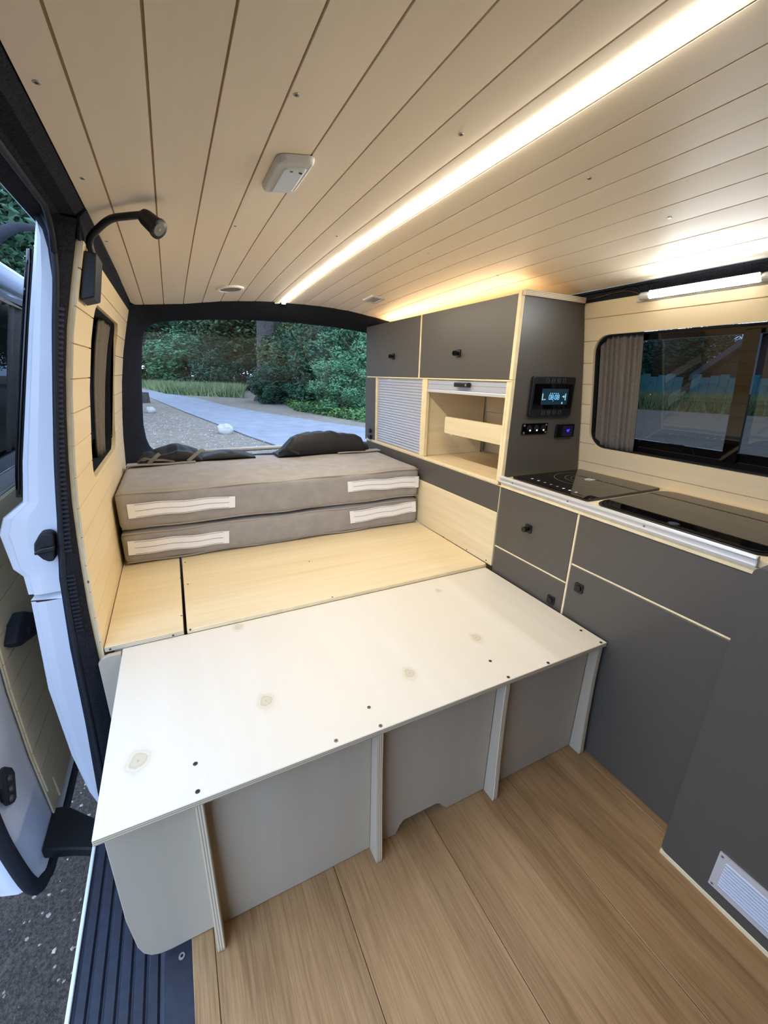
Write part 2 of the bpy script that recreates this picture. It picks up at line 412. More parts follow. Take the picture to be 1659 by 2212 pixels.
win_r = side_window('window_2', 'dark tinted sliding window above the worktop', xr, -1, RH, .045, M['glass_tint'], [(.565, .600)])
win_l = side_window('window_3', 'narrow dark window in the left plank wall', xl, 1, LH, .045, M['glass_tint'])
# curtains
def curtain(name, label, fx, sgn, y0, y1, z0, z1, folds, lean=0.0):
    mb = MB(); rows = []
    n = folds * 10
    for i in range(13):
        t = i / 12; z = z0 + (z1 - z0) * t; row = []
        for k in range(n + 1):
            u = k / n; a = u * folds * 2 * PI
            y = y0 + (y1 - y0) * u + lean * (1 - t) * (u - .2)
            row.append((fx(z) - sgn * (.030 + .0065 * math.sin(a + .3 * math.sin(3 * t + u * 5)) + .002 * math.sin(2.3 * a)), y, z))
        rows.append(row)
    mb.grid(rows); o = build(name, mb, M['curtain'], solid=.0012, smooth=True)
    return tag(o, label, 'curtain')
curtain('curtain', 'grey pleated curtain gathered at the kitchen window', xr, -1, .855, .995, .802, 1.178, 7)
curtain('curtain', 'grey curtain gathered in the narrow left side window', xl, 1, 1.60, 1.812, .755, 1.178, 5, -.10)

# ---- rear wall lining round the tailgate window
def cast(poly, c, a):
    d = (math.cos(a), math.sin(a)); best = 9
    for i in range(len(poly)):
        x1, z1 = poly[i][0] - c[0], poly[i][1] - c[1]; x2, z2 = poly[(i + 1) % len(poly)][0] - c[0], poly[(i + 1) % len(poly)][1] - c[1]
        ex, ez = x2 - x1, z2 - z1; den = d[0] * ez - d[1] * ex
        if abs(den) < 1e-9: continue
        t = (x1 * ez - z1 * ex) / den; u = (x1 * d[1] - z1 * d[0]) / den
        if t > 0 and -1e-6 <= u <= 1 + 1e-6: best = min(best, t)
    return (c[0] + d[0] * best, c[1] + d[1] * best)
win_in = []
for z in [.585, .66, .72, .80, .97, 1.10, 1.17]: win_in.append((lerp_table(z, [.585, .66, .72, .80, .97, 1.10, 1.17], [-.06, -.118, -.136, -.139, -.121, -.103, -.090]), z))
win_in += [(-.078, 1.203), (-.055, 1.226), (-.02, 1.242), (.06, 1.256), (.2, 1.27), (.386, 1.282), (.613, 1.285), (.8, 1.279)]
win_in += [(1.12 - x_, z_) for x_, z_ in reversed(win_in[:12])]
out_p = [(xl(z) - .012, z) for z in (.20, .5, .8, 1.0, 1.1, 1.2, 1.24)] + [(x_, zc(x_, YC) + .006) for x_ in [-.115, -.08, -.03, .06, .2, .35, .5, .65, .8, .95, 1.1, 1.2]] + [(xr(z) + .012, z) for z in (1.24, 1.1, .8, .5, .2)]
cc = (.56, .92); NA = 140
gy = lambda z: 2.302 + .26 * max(0, 1.32 - z)      # sloping tailgate glass
angs = [2 * PI * i / NA for i in range(NA)]
def ring(poly, y, k=1.0, dy=0): return [(cc[0] + (cast(poly, cc, a)[0] - cc[0]) * k, y, cc[1] + (cast(poly, cc, a)[1] - cc[1]) * k) for a in angs]
o_r = ring(out_p, 2.105); i_r = ring(win_in, 2.25)
def between(t, y, bulge=0): return [(a[0] + (b[0] - a[0]) * t, y, a[2] + (b[2] - a[2]) * t) for a, b in zip(o_r, i_r)]
mb = MB(); mb.grid([ring(out_p, 2.09, 1.012), o_r, between(.30, 2.14), between(.65, 2.185), between(.92, 2.225), i_r, ring(win_in, 2.262, 1.004), [(x_, gy(z_), z_) for x_, y_, z_ in ring(win_in, 2.30, 1.03)]], closed=True)
wall_b = tag(build('wall_rear', mb, M['carpet'], smooth=True, solid=.006), 'black felt lining round the tailgate window', 'wall', kind='structure')
w1 = thing('window_1', 'wide tailgate window looking out on the lane', 'window', (.56, 2.3, .585), kind='structure')
mb = MB(); rg = [(x_, gy(z_) + .002, z_) for x_, y_, z_ in ring(win_in, 2.302, 1.04)]; mb.add(rg, [tuple(range(NA))]); build('pane', mb, M['glass_rear'], w1, fixn=False)
mb = MB(); mb.tube([(0.0, 2.285, .645), (.5, 2.285, .648), (1.1, 2.285, .645)], .011, 10); build('wiper_rail', mb, M['greyplastic'], w1, smooth=True)
mb = MB(); mb.tube([(.55, 2.30, .615), (.9, 2.30, .628), (1.05, 2.30, .63)], .009, 8); build('ledge_trim', mb, M['black'], w1, smooth=True)

# ---- black felt over the door header and the rear pillars
xo = lambda z: lerp_table(z, [-.05, .2, .42, .595, .85, 1.03, 1.19, 1.264, 1.29], [-.304, -.291, -.283, -.271, -.231, -.199, -.172, -.169, -.185])
tr2 = tag(thing('trim_2', 'black felt lining and rubber seal of the sliding door opening', 'door frame', (-.2, .9, 0), kind='structure'))
mb = MB(); hp = [(CE0 - .002, 1.3135), (-.118, 1.300), (-.140, 1.298), (-.150, 1.292), (-.168, 1.290), (-.186, 1.288), (-.192, 1.30), (-.19, 1.36), (CE0 - .002, 1.36)]
mb.prism(hp, 'y', Y0, 2.11); build('header_lining', mb, M['carpet'], tr2)
mb = MB(); mb.tube([(-.150, y, 1.288) for y in (Y0, .3, .8, .97)] + [(-.153, 1.005, 1.280), (-.155, 1.022, 1.262), (-.158, 1.027, 1.23)], .005, 8)
build('header_seam', mb, M['rubber'], tr2, smooth=True)
# curved pillar lining: front face at y = 1.045 between the board wall and the painted jamb, seal ridge in front
zs = [-.05, .08, .2, .32, .42, .5, .595, .68, .76, .85, .94, 1.03, 1.11, 1.19, 1.24, 1.27, 1.295]
rows = []
for z in zs:
    a = xl(z) - .0128; b = xo(z)
    rows.append([(a + .002, 1.075, z), (a, 1.05, z), (a + (b - a) * .25, 1.046, z), (a + (b - a) * .42, 1.036, z), (a + (b - a) * .75, 1.034, z), (a + (b - a) * .95, 1.04, z), (b, 1.052, z), (b, 1.075, z)])
mb = MB(); mb.grid(rows); build('pillar_lining', mb, M['carpet'], tr2, smooth=True)
mb = MB(); mb.tube(smooth_path([((xl(z) - .0128) * .30 + xo(z) * .70, 1.035, z) for z in zs], 3), .0055, 8); build('door_seal', mb, M['rubber'], tr2, smooth=True)
for i in range(70):                                                      # moulded grip ribs on the seal
    z = .46 + i * .0098
    if .60 < z < .655: continue
    a = (xl(z) - .0128); b = xo(z); xm = a + (b - a) * .60
    xm = a + (b - a) * .40; mb = MB(); mb.box(xm - .007, xm + .007, 1.0325, 1.038, z, z + .0045); build('seal_rib', mb, M['rubber'], tr2)
# felt between ceiling edge, header and board wall, behind the door opening
mb = MB(); mb.grid([[(CE0 - .002, 1.05, 1.314), (CE0 - .002, 2.115, 1.30)], [(-.115, 1.05, 1.30), (-.115, 2.115, 1.275)], [(-.122, 1.05, 1.262), (-.122, 2.115, 1.25)]])
build('roof_side_lining', mb, M['carpet'], tr2, solid=.004)
tr3 = thing('trim_3', 'black felt strip between the ceiling and the kitchen wall', 'lining', (1.23, .5, 1.28), kind='structure')
mb = MB(); mb.grid([[(CE1 - .001, Y0, zc(CE1, 0)), (CE1 - .001, 1.6, zc(CE1, 1.3)), (CE1 - .001, 2.12, zc(CE1, 2.1))], [(1.228, Y0, 1.302), (1.228, 1.6, 1.300), (1.228, 2.12, 1.27)], [(1.240, Y0, 1.272), (1.240, 1.6, 1.272), (1.240, 2.12, 1.26)]])
build('felt_strip', mb, M['carpet'], tr3, solid=.006)

# ---- painted body side behind the door opening
zj = [-.14, -.05, .09, .2, .3, .42, .545]
xj = lambda z: lerp_table(z, [-.14, -.05, .09, .297, .554, .60, .62, .70, .734, .75, .765, .849, 1.111, 1.259, 1.30], [-.30, -.327, -.343, -.352, -.338, -.338, -.352, -.358, -.345, -.325, -.306, -.290, -.228, -.190, -.178])
bs = thing('trim_4', 'white painted rear body side and door jamb of the van', 'van body', (-.33, 1.3, -.1), kind='structure')
def jamb(zlist, y, ymax, name, rim=.0):
    rows = []
    for z in zlist:
        b = xo(z) + .004; c = xj(z)
        rows.append([(b, y, z), (b + (c - b) * .55, y - .002, z), (b + (c - b) * .80, y, z), (b + (c - b) * .84, y + .006, z), (b + (c - b) * .97, y + .008, z), (c, y + .016, z), (c + .004, ymax, z)])
    mb = MB(); mb.grid(rows); return build(name, mb, M['white'], bs, smooth=False, bevel=.003)
jamb([-.14, -.05, .02, .09, .2, .3, .42, .50, .535], 1.066, 2.32, 'lower_jamb')
mb = MB(); mb.grid([[(xo(.535) + .004, 1.064, .535), (xj(.535) , 1.08, .535)], [(xo(.556) + .002, 1.082, .556), (xj(.556) + .016, 1.09, .556)], [(xo(.575), 1.10, .566), (xj(.575) + .016, 1.10, .566)]])
build('jamb_step', mb, M['white'], bs, smooth=True)
jamb([.556, .60, .62, .70, .734, .75, .765, .849, .95, 1.111, 1.2, 1.259, 1.30], 1.060, 2.32, 'upper_jamb')
mb = MB(); mb.tube(smooth_path([(xj(z) - .006, 1.082, z) for z in (.775, .85, .95, 1.05, 1.15, 1.24)], 3), .0075, 8); build('window_rubber', mb, M['blackgloss'], bs, smooth=True)
# latch keeper on the jamb
p = on_y((93, 1178), 1.05)
kp = thing('door_latch', 'black rubber door buffer and latch on the white jamb', 'door latch', (p.x, 1.05, p.z - .03))
pts = [on_y(q, 1.04) for q in [(118, 1152), (105, 1147), (88, 1150), (76, 1172), (76, 1190), (95, 1205), (108, 1210), (120, 1208)]]
mb = MB(); mb.prism([(q.x, q.z) for q in pts], 'y', 1.028, 1.058); build('buffer', mb, M['rubber'], kp, bevel=.004)
pts = [on_y(q, 1.03) for q in [(76, 1190), (90, 1182), (120, 1176), (120, 1186), (92, 1192), (78, 1196)]]
mb = MB(); mb.prism([(q.x, q.z) for q in pts], 'y', 1.018, 1.03); build('latch_tongue', mb, M['black'], kp, bevel=.002)

# ---- sliding door standing open outside
xd = lambda z: lerp_table(z, [-.2, -.1, .1, .3, .55, .72, .85, 1.1, 1.30], [-.418, -.425, -.435, -.437, -.430, -.418, -.392, -.335, -.285])
DY0, DY1 = .935, 2.15
door = thing('door_1', 'open white sliding door with pale plank lining and dark window', 'door', (-.47, 1.5, -.2), kind='structure')
zd = [-.16, -.13, -.08, 0, .1, .2, .3, .4, .5, .6, .7, .745]
def dstrip(zl, ya, yb, off, name, mat, **k):
    mb = MB(); mb.grid([[(xd(z) + off, ya, z), (xd(z) + off, yb, z)] for z in zl]); return build(name, mb, mat, door, **k)
# shell: inner sheet, leading edge, outer sheet
rows = []
for z in zd:
    tz = max(0, (-.02 - z) / .14); y0 = DY0 + .02 * tz
    rows.append([(xd(z), DY1, z), (xd(z), y0 + .15, z), (xd(z) - .003, y0 + .03, z), (xd(z) - .016, y0 + .004, z), (xd(z) - .05, y0, z), (xd(z) - .085, y0 + .012, z), (xd(z) - .095, y0 + .05, z), (xd(z) - .095, DY1, z)])
mb = MB(); mb.grid(rows); build('door_shell', mb, M['white'], door, smooth=True)
rows = []
for z in [.745, .80, .85, .9, 1.0, 1.1, 1.2, 1.29]:
    rows.append([(xd(z) - .02, DY0 + .11, z), (xd(z) - .003, DY0 + .09, z), (xd(z) - .016, DY0 + .004, z), (xd(z) - .05, DY0, z), (xd(z) - .095, DY0 + .05, z)])
mb = MB(); mb.grid(rows); build('front_window_post', mb, M['rubber'], door, smooth=True)
mb = MB(); mb.box(xd(.75) - .03, xd(.75) + .002, DY0 + .06, DY1, .735, .775); build('window_ledge', mb, M['greyplastic'], door, bevel=.004)
mb = MB(); mb.box(xd(.79) - .03, xd(.79) - .004, DY0 + .09, DY1, .775, .815); build('window_frame_bottom', mb, M['blackgloss'], door, bevel=.004)
mb = MB(); mb.tube([(xd(1.20) - .012, DY0 + .09, 1.19), (xd(1.20) - .012, DY1, 1.19)], .014, 8); build('window_frame_top', mb, M['blackgloss'], door)
mb = MB(); mb.tube([(xd(1.235) - .02, DY0 + .03, 1.235), (xd(1.235) - .02, DY1, 1.235)], .026, 10); build('door_top_rail', mb, M['white'], door, smooth=True)
dstrip([.80, .9, 1.0, 1.1, 1.19], DY0 + .10, DY1, -.035, 'door_pane', glass('dark_door_glass', (.05, .06, .07, 1)), fixn=False)
dstrip([.80, .9, 1.0, 1.1, 1.19], DY1 - .06, DY1, -.02, 'rear_window_post', M['blackgloss'], solid=.01)
mb = MB(); rows = []
for i in range(9):
    z = .80 + .39 * i / 8; rows.append([(xd(z) - .018 + .006 * math.sin(k * .9), 1.42 + .010 * k + .02 * (1 - i / 8), z) for k in range(14)])
mb.grid(rows); build('door_curtain', mb, M['curtain'], door, solid=.001, smooth=True)
zg = [-.105, -.03, .0375, .105, .1725, .24, .3075, .375, .4425, .51, .5775, .645, .725]
dstrip([-.105, 0, .1, .2, .3, .4, .5, .6, .725], DY0 + .165, DY1 - .03, .0035, 'panel_backing', M['edge'], solid=.004)
for a, b in zip(zg[:-1], zg[1:]):
    y0 = DY0 + .167 + (.05 if a < -.05 else 0)
    dstrip([a + .0012, (a + b) / 2, b - .0012], y0, DY1 - .035, .008, 'door_board', M['wallply'], solid=.004)
# handle slot in the leading edge, rubber nose strip, floor arm, buffers
pts = [on_x(q, -.425) for q in [(13, 1660), (20, 1653), (34, 1655), (40, 1665), (44, 1720), (40, 1730), (30, 1736), (20, 1728), (14, 1700)]]
mb = MB(); mb.prism([(q.y, q.z) for q in pts], 'x', -.440, xd(.1) + .004); ho = build('latch_plate', mb, M['black'], door, bevel=.002)
for qq in [(27, 1680), (30, 1702), (31, 1722)]:
    q = on_x(qq, -.425); mb = MB(); mb.cyl((xd(.1) + .004, q.y, q.z), (1, 0, 0), .008, .006, .005, 10); build('latch_stud', mb, M['screwdark'], ho)
mb = MB(); mb.tube(smooth_path([(xd(.35) - .018, DY0 - .006, .40), (xd(.1) - .018, DY0 - .006, .1), (xd(0) - .016, DY0 - .006, -.02), (xd(-.1) - .008, DY0 + .0, -.125), (xd(-.13) - .004, DY0 + .04, -.165), (xd(-.15), DY0 + .2, -.175), (xd(-.15), DY1, -.175)], 5), .015, 8)
build('rubber_nose', mb, M['rubber'], door, smooth=True)
mb = MB(); a = on_x((80, 1805), -.41); b = on_z((215, 1785), -.09)
mb.prism([(-.425, 1.0), (-.425, 1.12), (-.39, 1.11), (-.30, 1.02), (-.285, .97), (-.30, .945), (-.36, .975)], 'z', -.135, -.105); build('roller_arm', mb, M['black'], door, bevel=.004)
a_ = [on_x(t, -.30) for t in [(-40, 535), (-10, 512), (15, 498), (40, 490), (70, 492)]]
mb = MB(); mb.tube(smooth_path(a_, 5), [.015 - .0003 * i for i in range(21)], 10); build('upper_arm', mb, M['carpet'], door, smooth=True)
pts = [on_x(t, -.415) for t in [(15, 1395), (22, 1348), (34, 1322), (60, 1324), (84, 1332), (84, 1352), (66, 1372), (30, 1398)]]
mb = MB(); mb.prism([(t.y, t.z) for t in pts], 'x', xd(.42) + .006, -.395); bf = build('buffer_block', mb, M['rubber'], door, bevel=.008, seg=3)
q = on_x((62, 1362), -.394); mb = MB(); mb.cyl((-.397, q.y, q.z), (1, 0, 0), .011, .009, .004, 14); build('buffer_pin', mb, M['black'], bf)

# ---- bulkhead behind the camera
mb = MB(); mb.prism([(-.30, -.05), (1.36, -.05), (1.36, .7), (1.24, 1.40), (-.2, 1.40), (-.30, .7)], 'y', Y0 - .03, Y0)
tag(build('wall_front', mb, M['carpet']), 'black lining of the cab end of the van', 'wall', kind='structure')
mb = MB(); mb.prism([(-.30, -.07), (-.27, -.07), (-.24, .7), (-.15, 1.33), (-.20, 1.33), (-.28, .7)], 'y', Y0, -.25)
tag(build('wall_door_side', mb, M['carpet']), 'black lined front pillar beside the sliding door opening', 'wall', kind='structure')

# ================================================================== BED
K = .965                                     # plane of the kitchen fronts
def panel(name, x0, x1, y0, y1, z0, z1, face, faceaxis, parent, edge=None, bev=.0012):
    """flat board: faces across faceaxis get the face material, the others the edge material"""
    mb = MB(); mb.box(x0, x1, y0, y1, z0, z1)
    hit = {'z': (0, 1), 'y': (2, 4), 'x': (3, 5)}[faceaxis]
    mb.mi = [0 if i in hit else 1 for i in range(6)]
    return build(name, mb, [face, edge or M['edge']], parent, bevel=bev, seg=1)
TZ = .375                                    # top of the pull-out slab
ext = thing('bed_extension', 'pull-out bed front of whitened plywood standing on four upright supports', 'bed frame', (.38, .8, 0))
panel('top_board', -.184, .956, .562, 1.0572, TZ - .013, TZ, M['slab'], 'z', ext, M['ply_edge_z'])
for pp in [(422, 1650), (427, 1710), (726, 1600), (797, 1528), (822, 1568), (1059, 1428), (1098, 1463), (1184, 1432), (1255, 1362), (1298, 1388)]:
    q = on_z(pp, TZ); screw((min(q.x, .95), q.y, TZ), (0, 0, 1), ext, .0042)
for i, x in enumerate([-.0405, .2905, .6205, .942]):
    mb = MB(); yb = .566
    prof = [(.5935, .0), (.558 if i else .552, .0), (.556 if i else .549, .012), (.5615 if i else .558, .12), (yb, .26), (yb, TZ - .0135), (.5935, TZ - .0135)]
    mb.prism(prof, 'x', x - .007, x + .007)
    mb.mi = [0, 0] + [1] * len(prof)
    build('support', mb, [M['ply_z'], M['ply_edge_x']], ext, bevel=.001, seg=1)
segs = [(-.0335, .2835, None), (.2975, .6135, 'notch'), (.6275, .935, None)]
for a, b, nt in segs:
    poly = [(a, .002), (b, .002), (b, TZ - .0135), (a, TZ - .0135)]
    if nt: poly = [(a, .002), (.350, .002), (.354, .010), (.362, .026), (.372, .036), (.462, .036), (.474, .030), (.483, .016), (.497, .002), (b, .002), (b, TZ - .0135), (a, TZ - .0135)]
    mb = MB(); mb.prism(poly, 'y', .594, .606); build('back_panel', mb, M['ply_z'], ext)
poly = [(-.0475, .003), (-.125, .003), (-.143, .006), (-.157, .014), (-.167, .028), (-.173, .05), (-.1795, .13), (-.1795, TZ - .0135), (-.0475, TZ - .0135)]
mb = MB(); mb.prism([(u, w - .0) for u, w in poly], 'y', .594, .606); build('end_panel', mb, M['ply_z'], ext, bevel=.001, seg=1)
# rear platform
BZ = .387
plat = thing('bed_board', 'wide pale plywood bed board in front of the grey cushions', 'bed board', (.45, 1.5, BZ - .015))
panel('board', -.0375, .962, 1.0585, 2.13, BZ - .013, BZ, M['ply_x'], 'z', plat, M['edge'])
for pp in [(400, 1215), (406, 1262), (410, 1360), (718, 1290), (668, 1213), (1050, 1218), (985, 1178)]:
    q = on_z(pp, BZ); screw((q.x if q.x > -.03 else -.03, q.y, BZ), (0, 0, 1), plat, .0026)
for x0, x1 in ((0.0, .013), (.47, .483), (.94, .953)):
    mb = MB(); mb.box(x0, x1, 1.12, 2.12, 0, BZ - .0135); build('bearer', mb, M['ply_y'], plat)
side = thing('storage_box', 'narrow plywood storage box along the left plank wall', 'storage box', (-.13, 1.5, 0))
panel('lid', -.2215, -.0455, 1.0585, 2.10, BZ - .013, BZ, M['ply_x'], 'z', side, M['ply_edge_z'])
for pp in [(390, 1248), (392, 1330), (374, 1372), (238, 1402)]:
    q = on_z(pp, BZ); screw((q.x, q.y, BZ), (0, 0, 1), side, .0026)
poly = [(-.232, 0), (-.05, 0), (-.05, .360), (-.186, .360), (-.187, BZ - .0135), (-.214, BZ - .0135), (-.228, BZ - .018), (-.236, BZ - .03), (-.236, .2)]
mb = MB(); mb.prism(poly, 'y', 1.040, 1.053); build('front_panel', mb, M['ply_z'], side, bevel=.002)
mb = MB(); mb.box(-.062, -.050, 1.060, 2.09, 0, BZ - .0135); build('inner_panel', mb, M['ply_y'], side)
sb = thing('side_board', 'upright plywood board between the bed and the dark kitchen fronts', 'board', (.955, 1.3, BZ))
panel('board', .9635, .975, 1.037, 2.13, BZ + .0005, .590, M['ply_y'], 'x', sb)
for pp in [(958, 1160), (1008, 1187), (1050, 1210)]:
    q = on_x(pp, .9635); screw((.9635, q.y, q.z), (-1, 0, 0), sb, .0026)

# ---- cushions
def cushion(label, x0, x1, y0, y1, z0, z1, strips, seed):
    rnd = random.Random(seed)
    t = thing('mattress_cushion', label, 'cushion', ((x0 + x1) / 2, (y0 + y1) / 2, z0), 'folded mattress cushions')
    nx, ny, nz = 40, 14, 5; r = .022
    ph = [rnd.uniform(0, 6) for _ in range(6)]
    def surf(u, w, h):
        x = x0 + (x1 - x0) * u; y = y0 + (y1 - y0) * w; z = z0 + (z1 - z0) * h
        # rounding of the box edges
        cx, cy, cz = min(max(x, x0 + r), x1 - r), min(max(y, y0 + r), y1 - r), min(max(z, z0 + r), z1 - r)
        d = Vector((x - cx, y - cy, z - cz)); L = d.length
        mx = max(abs(d.x), abs(d.y), abs(d.z))
        if L > 1e-9: d = d * (mx / L)
        q = Vector((cx, cy, cz)) + d
        wv = .0025 * math.sin(u * 9 + ph[0]) + .0018 * math.sin(u * 23 + ph[1] + w * 5)
        if h > .98: q.z += wv * .9 + .004 * math.sin(PI * u) * math.sin(PI * w)
        elif h < .02: q.z += abs(wv) * .5
        if w < .02: q.y += wv * .8 - .004 * math.sin(PI * h)
        return q
    mb = MB()
    us = [0, .01, .02] + [i / nx for i in range(1, nx)] + [.98, .99, 1]; us = sorted(set(us))
    ws = sorted(set([0, .015, .03] + [i / ny for i in range(1, ny)] + [.97, .985, 1])); hs = [0, .06, .13, .2, .35, .5, .65, .8, .87, .94, 1]
    mb.grid([[surf(u, w, 1) for w in ws] for u in us]); mb.grid([[surf(u, w, 0) for w in ws] for u in us])
    mb.grid([[surf(u, 0, h) for h in hs] for u in us]); mb.grid([[surf(u, 1, h) for h in hs] for u in us])
    mb.grid([[surf(0, w, h) for h in hs] for w in ws]); mb.grid([[surf(1, w, h) for h in hs] for w in ws])
    me_o = build('foam_body', mb, M['suede'], t, smooth=True)
    b = bmesh.new(); b.from_mesh(me_o.data); bmesh.ops.remove_doubles(b, verts=b.verts, dist=.0006); bmesh.ops.recalc_face_normals(b, faces=b.faces); b.to_mesh(me_o.data); b.free()
    # piping along the upper and lower front seam
    for zz, rr in ((z1 - .008, .0042), (z0 + .008, .003)):
        mb = MB(); mb.tube([(x0 + .006 + (x1 - x0 - .012) * i / 40, y0 + .005 + .0015 * math.sin(i * .9 + ph[2]), zz + .0022 * math.sin(i * .55 + ph[3])) for i in range(41)], rr, 6)
        build('piping', mb, M['piping'], t, smooth=True)
    for quad in strips:
        A, B_, C_, D = [on_y(q, y0 - .006) for q in quad]               # tl tr br bl
        mb = MB(); n = 16; rows = []
        for j in range(4):
            h = j / 3; rows.append([((A.x + (D.x - A.x) * h) * (1 - i / n) + (B_.x + (C_.x - B_.x) * h) * (i / n), y0 - .0058 - .0012 * math.sin(i * 1.1 + ph[4]),
                     (A.z + (D.z - A.z) * h) * (1 - i / n) + (B_.z + (C_.z - B_.z) * h) * (i / n) + .0016 * math.sin(i * .8 + ph[5])) for i in range(n + 1)])
        mb.grid(rows); vs = build('velcro_strip', mb, M['velcro'], t, solid=.0014)
        for h in (.07, .5, .93):
            mb = MB(); pts = []
            for i in range(1, n):
                f = i / n; top = A.lerp(B_, f); bot = D.lerp(C_, f); q = top.lerp(bot, h); pts.append((q.x, y0 - .0078 - .0012 * math.sin(i * 1.1 + ph[4]), q.z + .0016 * math.sin(i * .8 + ph[5])))
            mb.tube(pts, .0008, 5); build('stitching', mb, M['stitch'], vs)
    return t
cushion('lower grey suede cushion resting on the bed boards', -.213, .957, 1.548, 2.10, BZ + .0005, .508, [[(275, 1170), (495, 1147), (495, 1173), (278, 1200)], [(755, 1105), (897, 1083), (898, 1105), (757, 1131)]], 1)
cushion('upper grey suede cushion stacked on another cushion', -.209, .955, 1.544, 2.09, .5135, .650, [[(273, 1089), (508, 1071), (508, 1095), (278, 1120)], [(751, 1040), (905, 1028), (904, 1052), (752, 1062)]], 2)
CT = .654
# white tapes lying on the rear rim of the upper cushion
for i, (x0, x1, lab) in enumerate([(-.20, .06, 'grey tape tab on the rear rim of the cushion beside the rucksack'), (.72, .955, 'grey tape tab on the rear rim of the cushion beside the folded black cover')]):
    mb = MB(); mb.grid([[(x0 + (x1 - x0) * j / 8, 1.945 + .05 * k / 3, CT + .007 + .001 * math.sin(j)) for k in range(4)] for j in range(9)])
    tag(build('fabric_tab', mb, M['suede'], solid=.004), lab, 'fabric tab')

# ---- bags behind the cushions
def lump(name, label, cat, prof, y0, y1, mat, seed, parent=None, zb=CT):
    """soft bag: profile of heights along x, rounded in depth, with creases"""
    rnd = random.Random(seed); n, mdep = 90, 30; rows = []
    xs_ = [q[0] for q in prof]; zs_ = [q[1] for q in prof]
    fr = [(rnd.uniform(8, 40), rnd.uniform(-12, 12), rnd.uniform(0, 6), rnd.uniform(.002, .006)) for _ in range(7)]
    for i in range(n + 1):
        x = xs_[0] + (xs_[-1] - xs_[0]) * i / n; h = lerp_table(x, xs_, zs_) - zb; row = []
        for k in range(mdep + 1):
            a = PI * k / mdep; s = math.sin(a) ** .55; y = (y0 + y1) / 2 - (y1 - y0) / 2 * math.cos(a)
            c = .042 * (abs(mnoise.noise(Vector((x * 5 + seed, y * 9, seed * 1.7)))) - .22) + .016 * (abs(mnoise.noise(Vector((x * 15 + y * 12, y * 6 + x * 4, seed * 2.3)))) - .2)
            row.append((x, y + c * .4 * s, zb + max(.002, h * s + c * s * min(1, h / .04))))
        rows.append(row)
    mb = MB(); mb.grid(rows); o = build(name, mb, mat, parent, smooth=True, solid=.004)
    return o
bagY0, bagY1 = 1.97, 2.085
ZB = .657
bl_ = thing('rucksack', 'flattened black rucksack with grey straps behind the cushions', 'rucksack', (.05, 2.03, ZB))
lump('bag_body', '', '', [(-.165, .66), (-.14, .690), (-.08, .702), (-.045, .708), (-.005, .722), (.03, .712), (.075, .694), (.09, .668)], bagY0, bagY1, M['bag'], 3, bl_, ZB)
lump('bag_flap', '', '', [(.07, .662), (.10, .684), (.16, .692), (.22, .695), (.27, .684), (.30, .668), (.32, .660)], bagY0 + .01, bagY1, M['bag'], 5, bl_, ZB)
for pts in ([(-.155, 1.985, .664), (-.13, 1.968, .682), (-.10, 1.966, .676), (-.06, 1.968, .672), (-.02, 1.964, .664)], [(.03, 1.962, .662), (.055, 1.972, .680), (.085, 1.985, .700), (.10, 2.0, .702)], [(-.12, 1.964, .662), (-.095, 1.964, .684), (-.075, 1.972, .700)]):
    pp = smooth_path(pts, 5); mb = MB(); mb.grid([[q + Vector((-.005, 0, .005)), q + Vector((.005, -.001, -.005))] for q in pp]); build('strap', mb, M['strap'], bl_, solid=.003)
br_ = thing('folded_cover', 'black folded cloth bundle by the tailgate window', 'cloth bundle', (.65, 2.03, ZB))
lump('bundle', '', '', [(.42, .66), (.45, .682), (.50, .742), (.53, .752), (.60, .760), (.70, .757), (.78, .748), (.83, .738), (.865, .722), (.872, .70), (.875, .662)], bagY0 - .01, bagY1, M['bag'], 9, br_, ZB)
mb = MB(); pp = smooth_path([(.425, 1.968, .668), (.45, 1.958, .688), (.48, 1.962, .684), (.52, 1.955, .668)], 5); mb.grid([[q + Vector((0, 0, .006)), q + Vector((0, -.002, -.006))] for q in pp]); build('fold', mb, M['bag'], br_, solid=.004)
lump('tied_end', '', '', [(.865, .662), (.875, .70), (.893, .702), (.905, .69), (.908, .662)], bagY0 + .02, bagY1 - .01, M['bag'], 11, br_, ZB)

# ================================================================== KITCHEN
def knob(parent, y, z, turned=0, out=True):
    t = MB(); t.prism(rrect(y - .0135, y + .0135, z - .0135, z + .0135, .004, 3), 'x', K - .0035, K - .0002)
    pl = build('knob', t, M['black'], parent)
    mb = MB(); d = (-1, 0, 0)
    if out: mb.cyl((K - .0035, y, z), d, .0065, .0065, .012, 16); mb.cyl((K - .0150, y, z), d, .0095, .0088, .009, 20)
    else: mb.cyl((K - .0035, y, z), d, .0098, .0092, .004, 20)
    build('push_button', mb, M['blackgloss'], pl, bevel=.001); return pl
F = .012                                     # thickness of the fronts
# drawer unit
du = thing('drawer_unit', 'anthracite kitchen unit with two drawers beside the pull-out bed', 'drawer unit', (1.15, .88, 0))
mb = MB(); mb.box(K + F + .001, 1.33, .7245, 1.030, 0, .6840); build('carcass', mb, M['ply_y'], du)
panel('divider_edge', K - .0005, K + .02, .7165, .7235, .005, .684, M['edge'], 'x', du)
d1 = build('drawer', MB().box(K, K + F, .7245, 1.031, .4735, .6835), M['dark'], du, bevel=.0008, seg=1); knob(d1, .888, .583)
d2 = build('drawer', MB().box(K, K + F, .7245, 1.031, .03, .4665), M['dark'], du, bevel=.0008, seg=1); knob(d2, .763, .394, out=False)
panel('front_rail', K - .0002, K + F, .7245, 1.031, .4675, .4725, M['edge'], 'x', du)
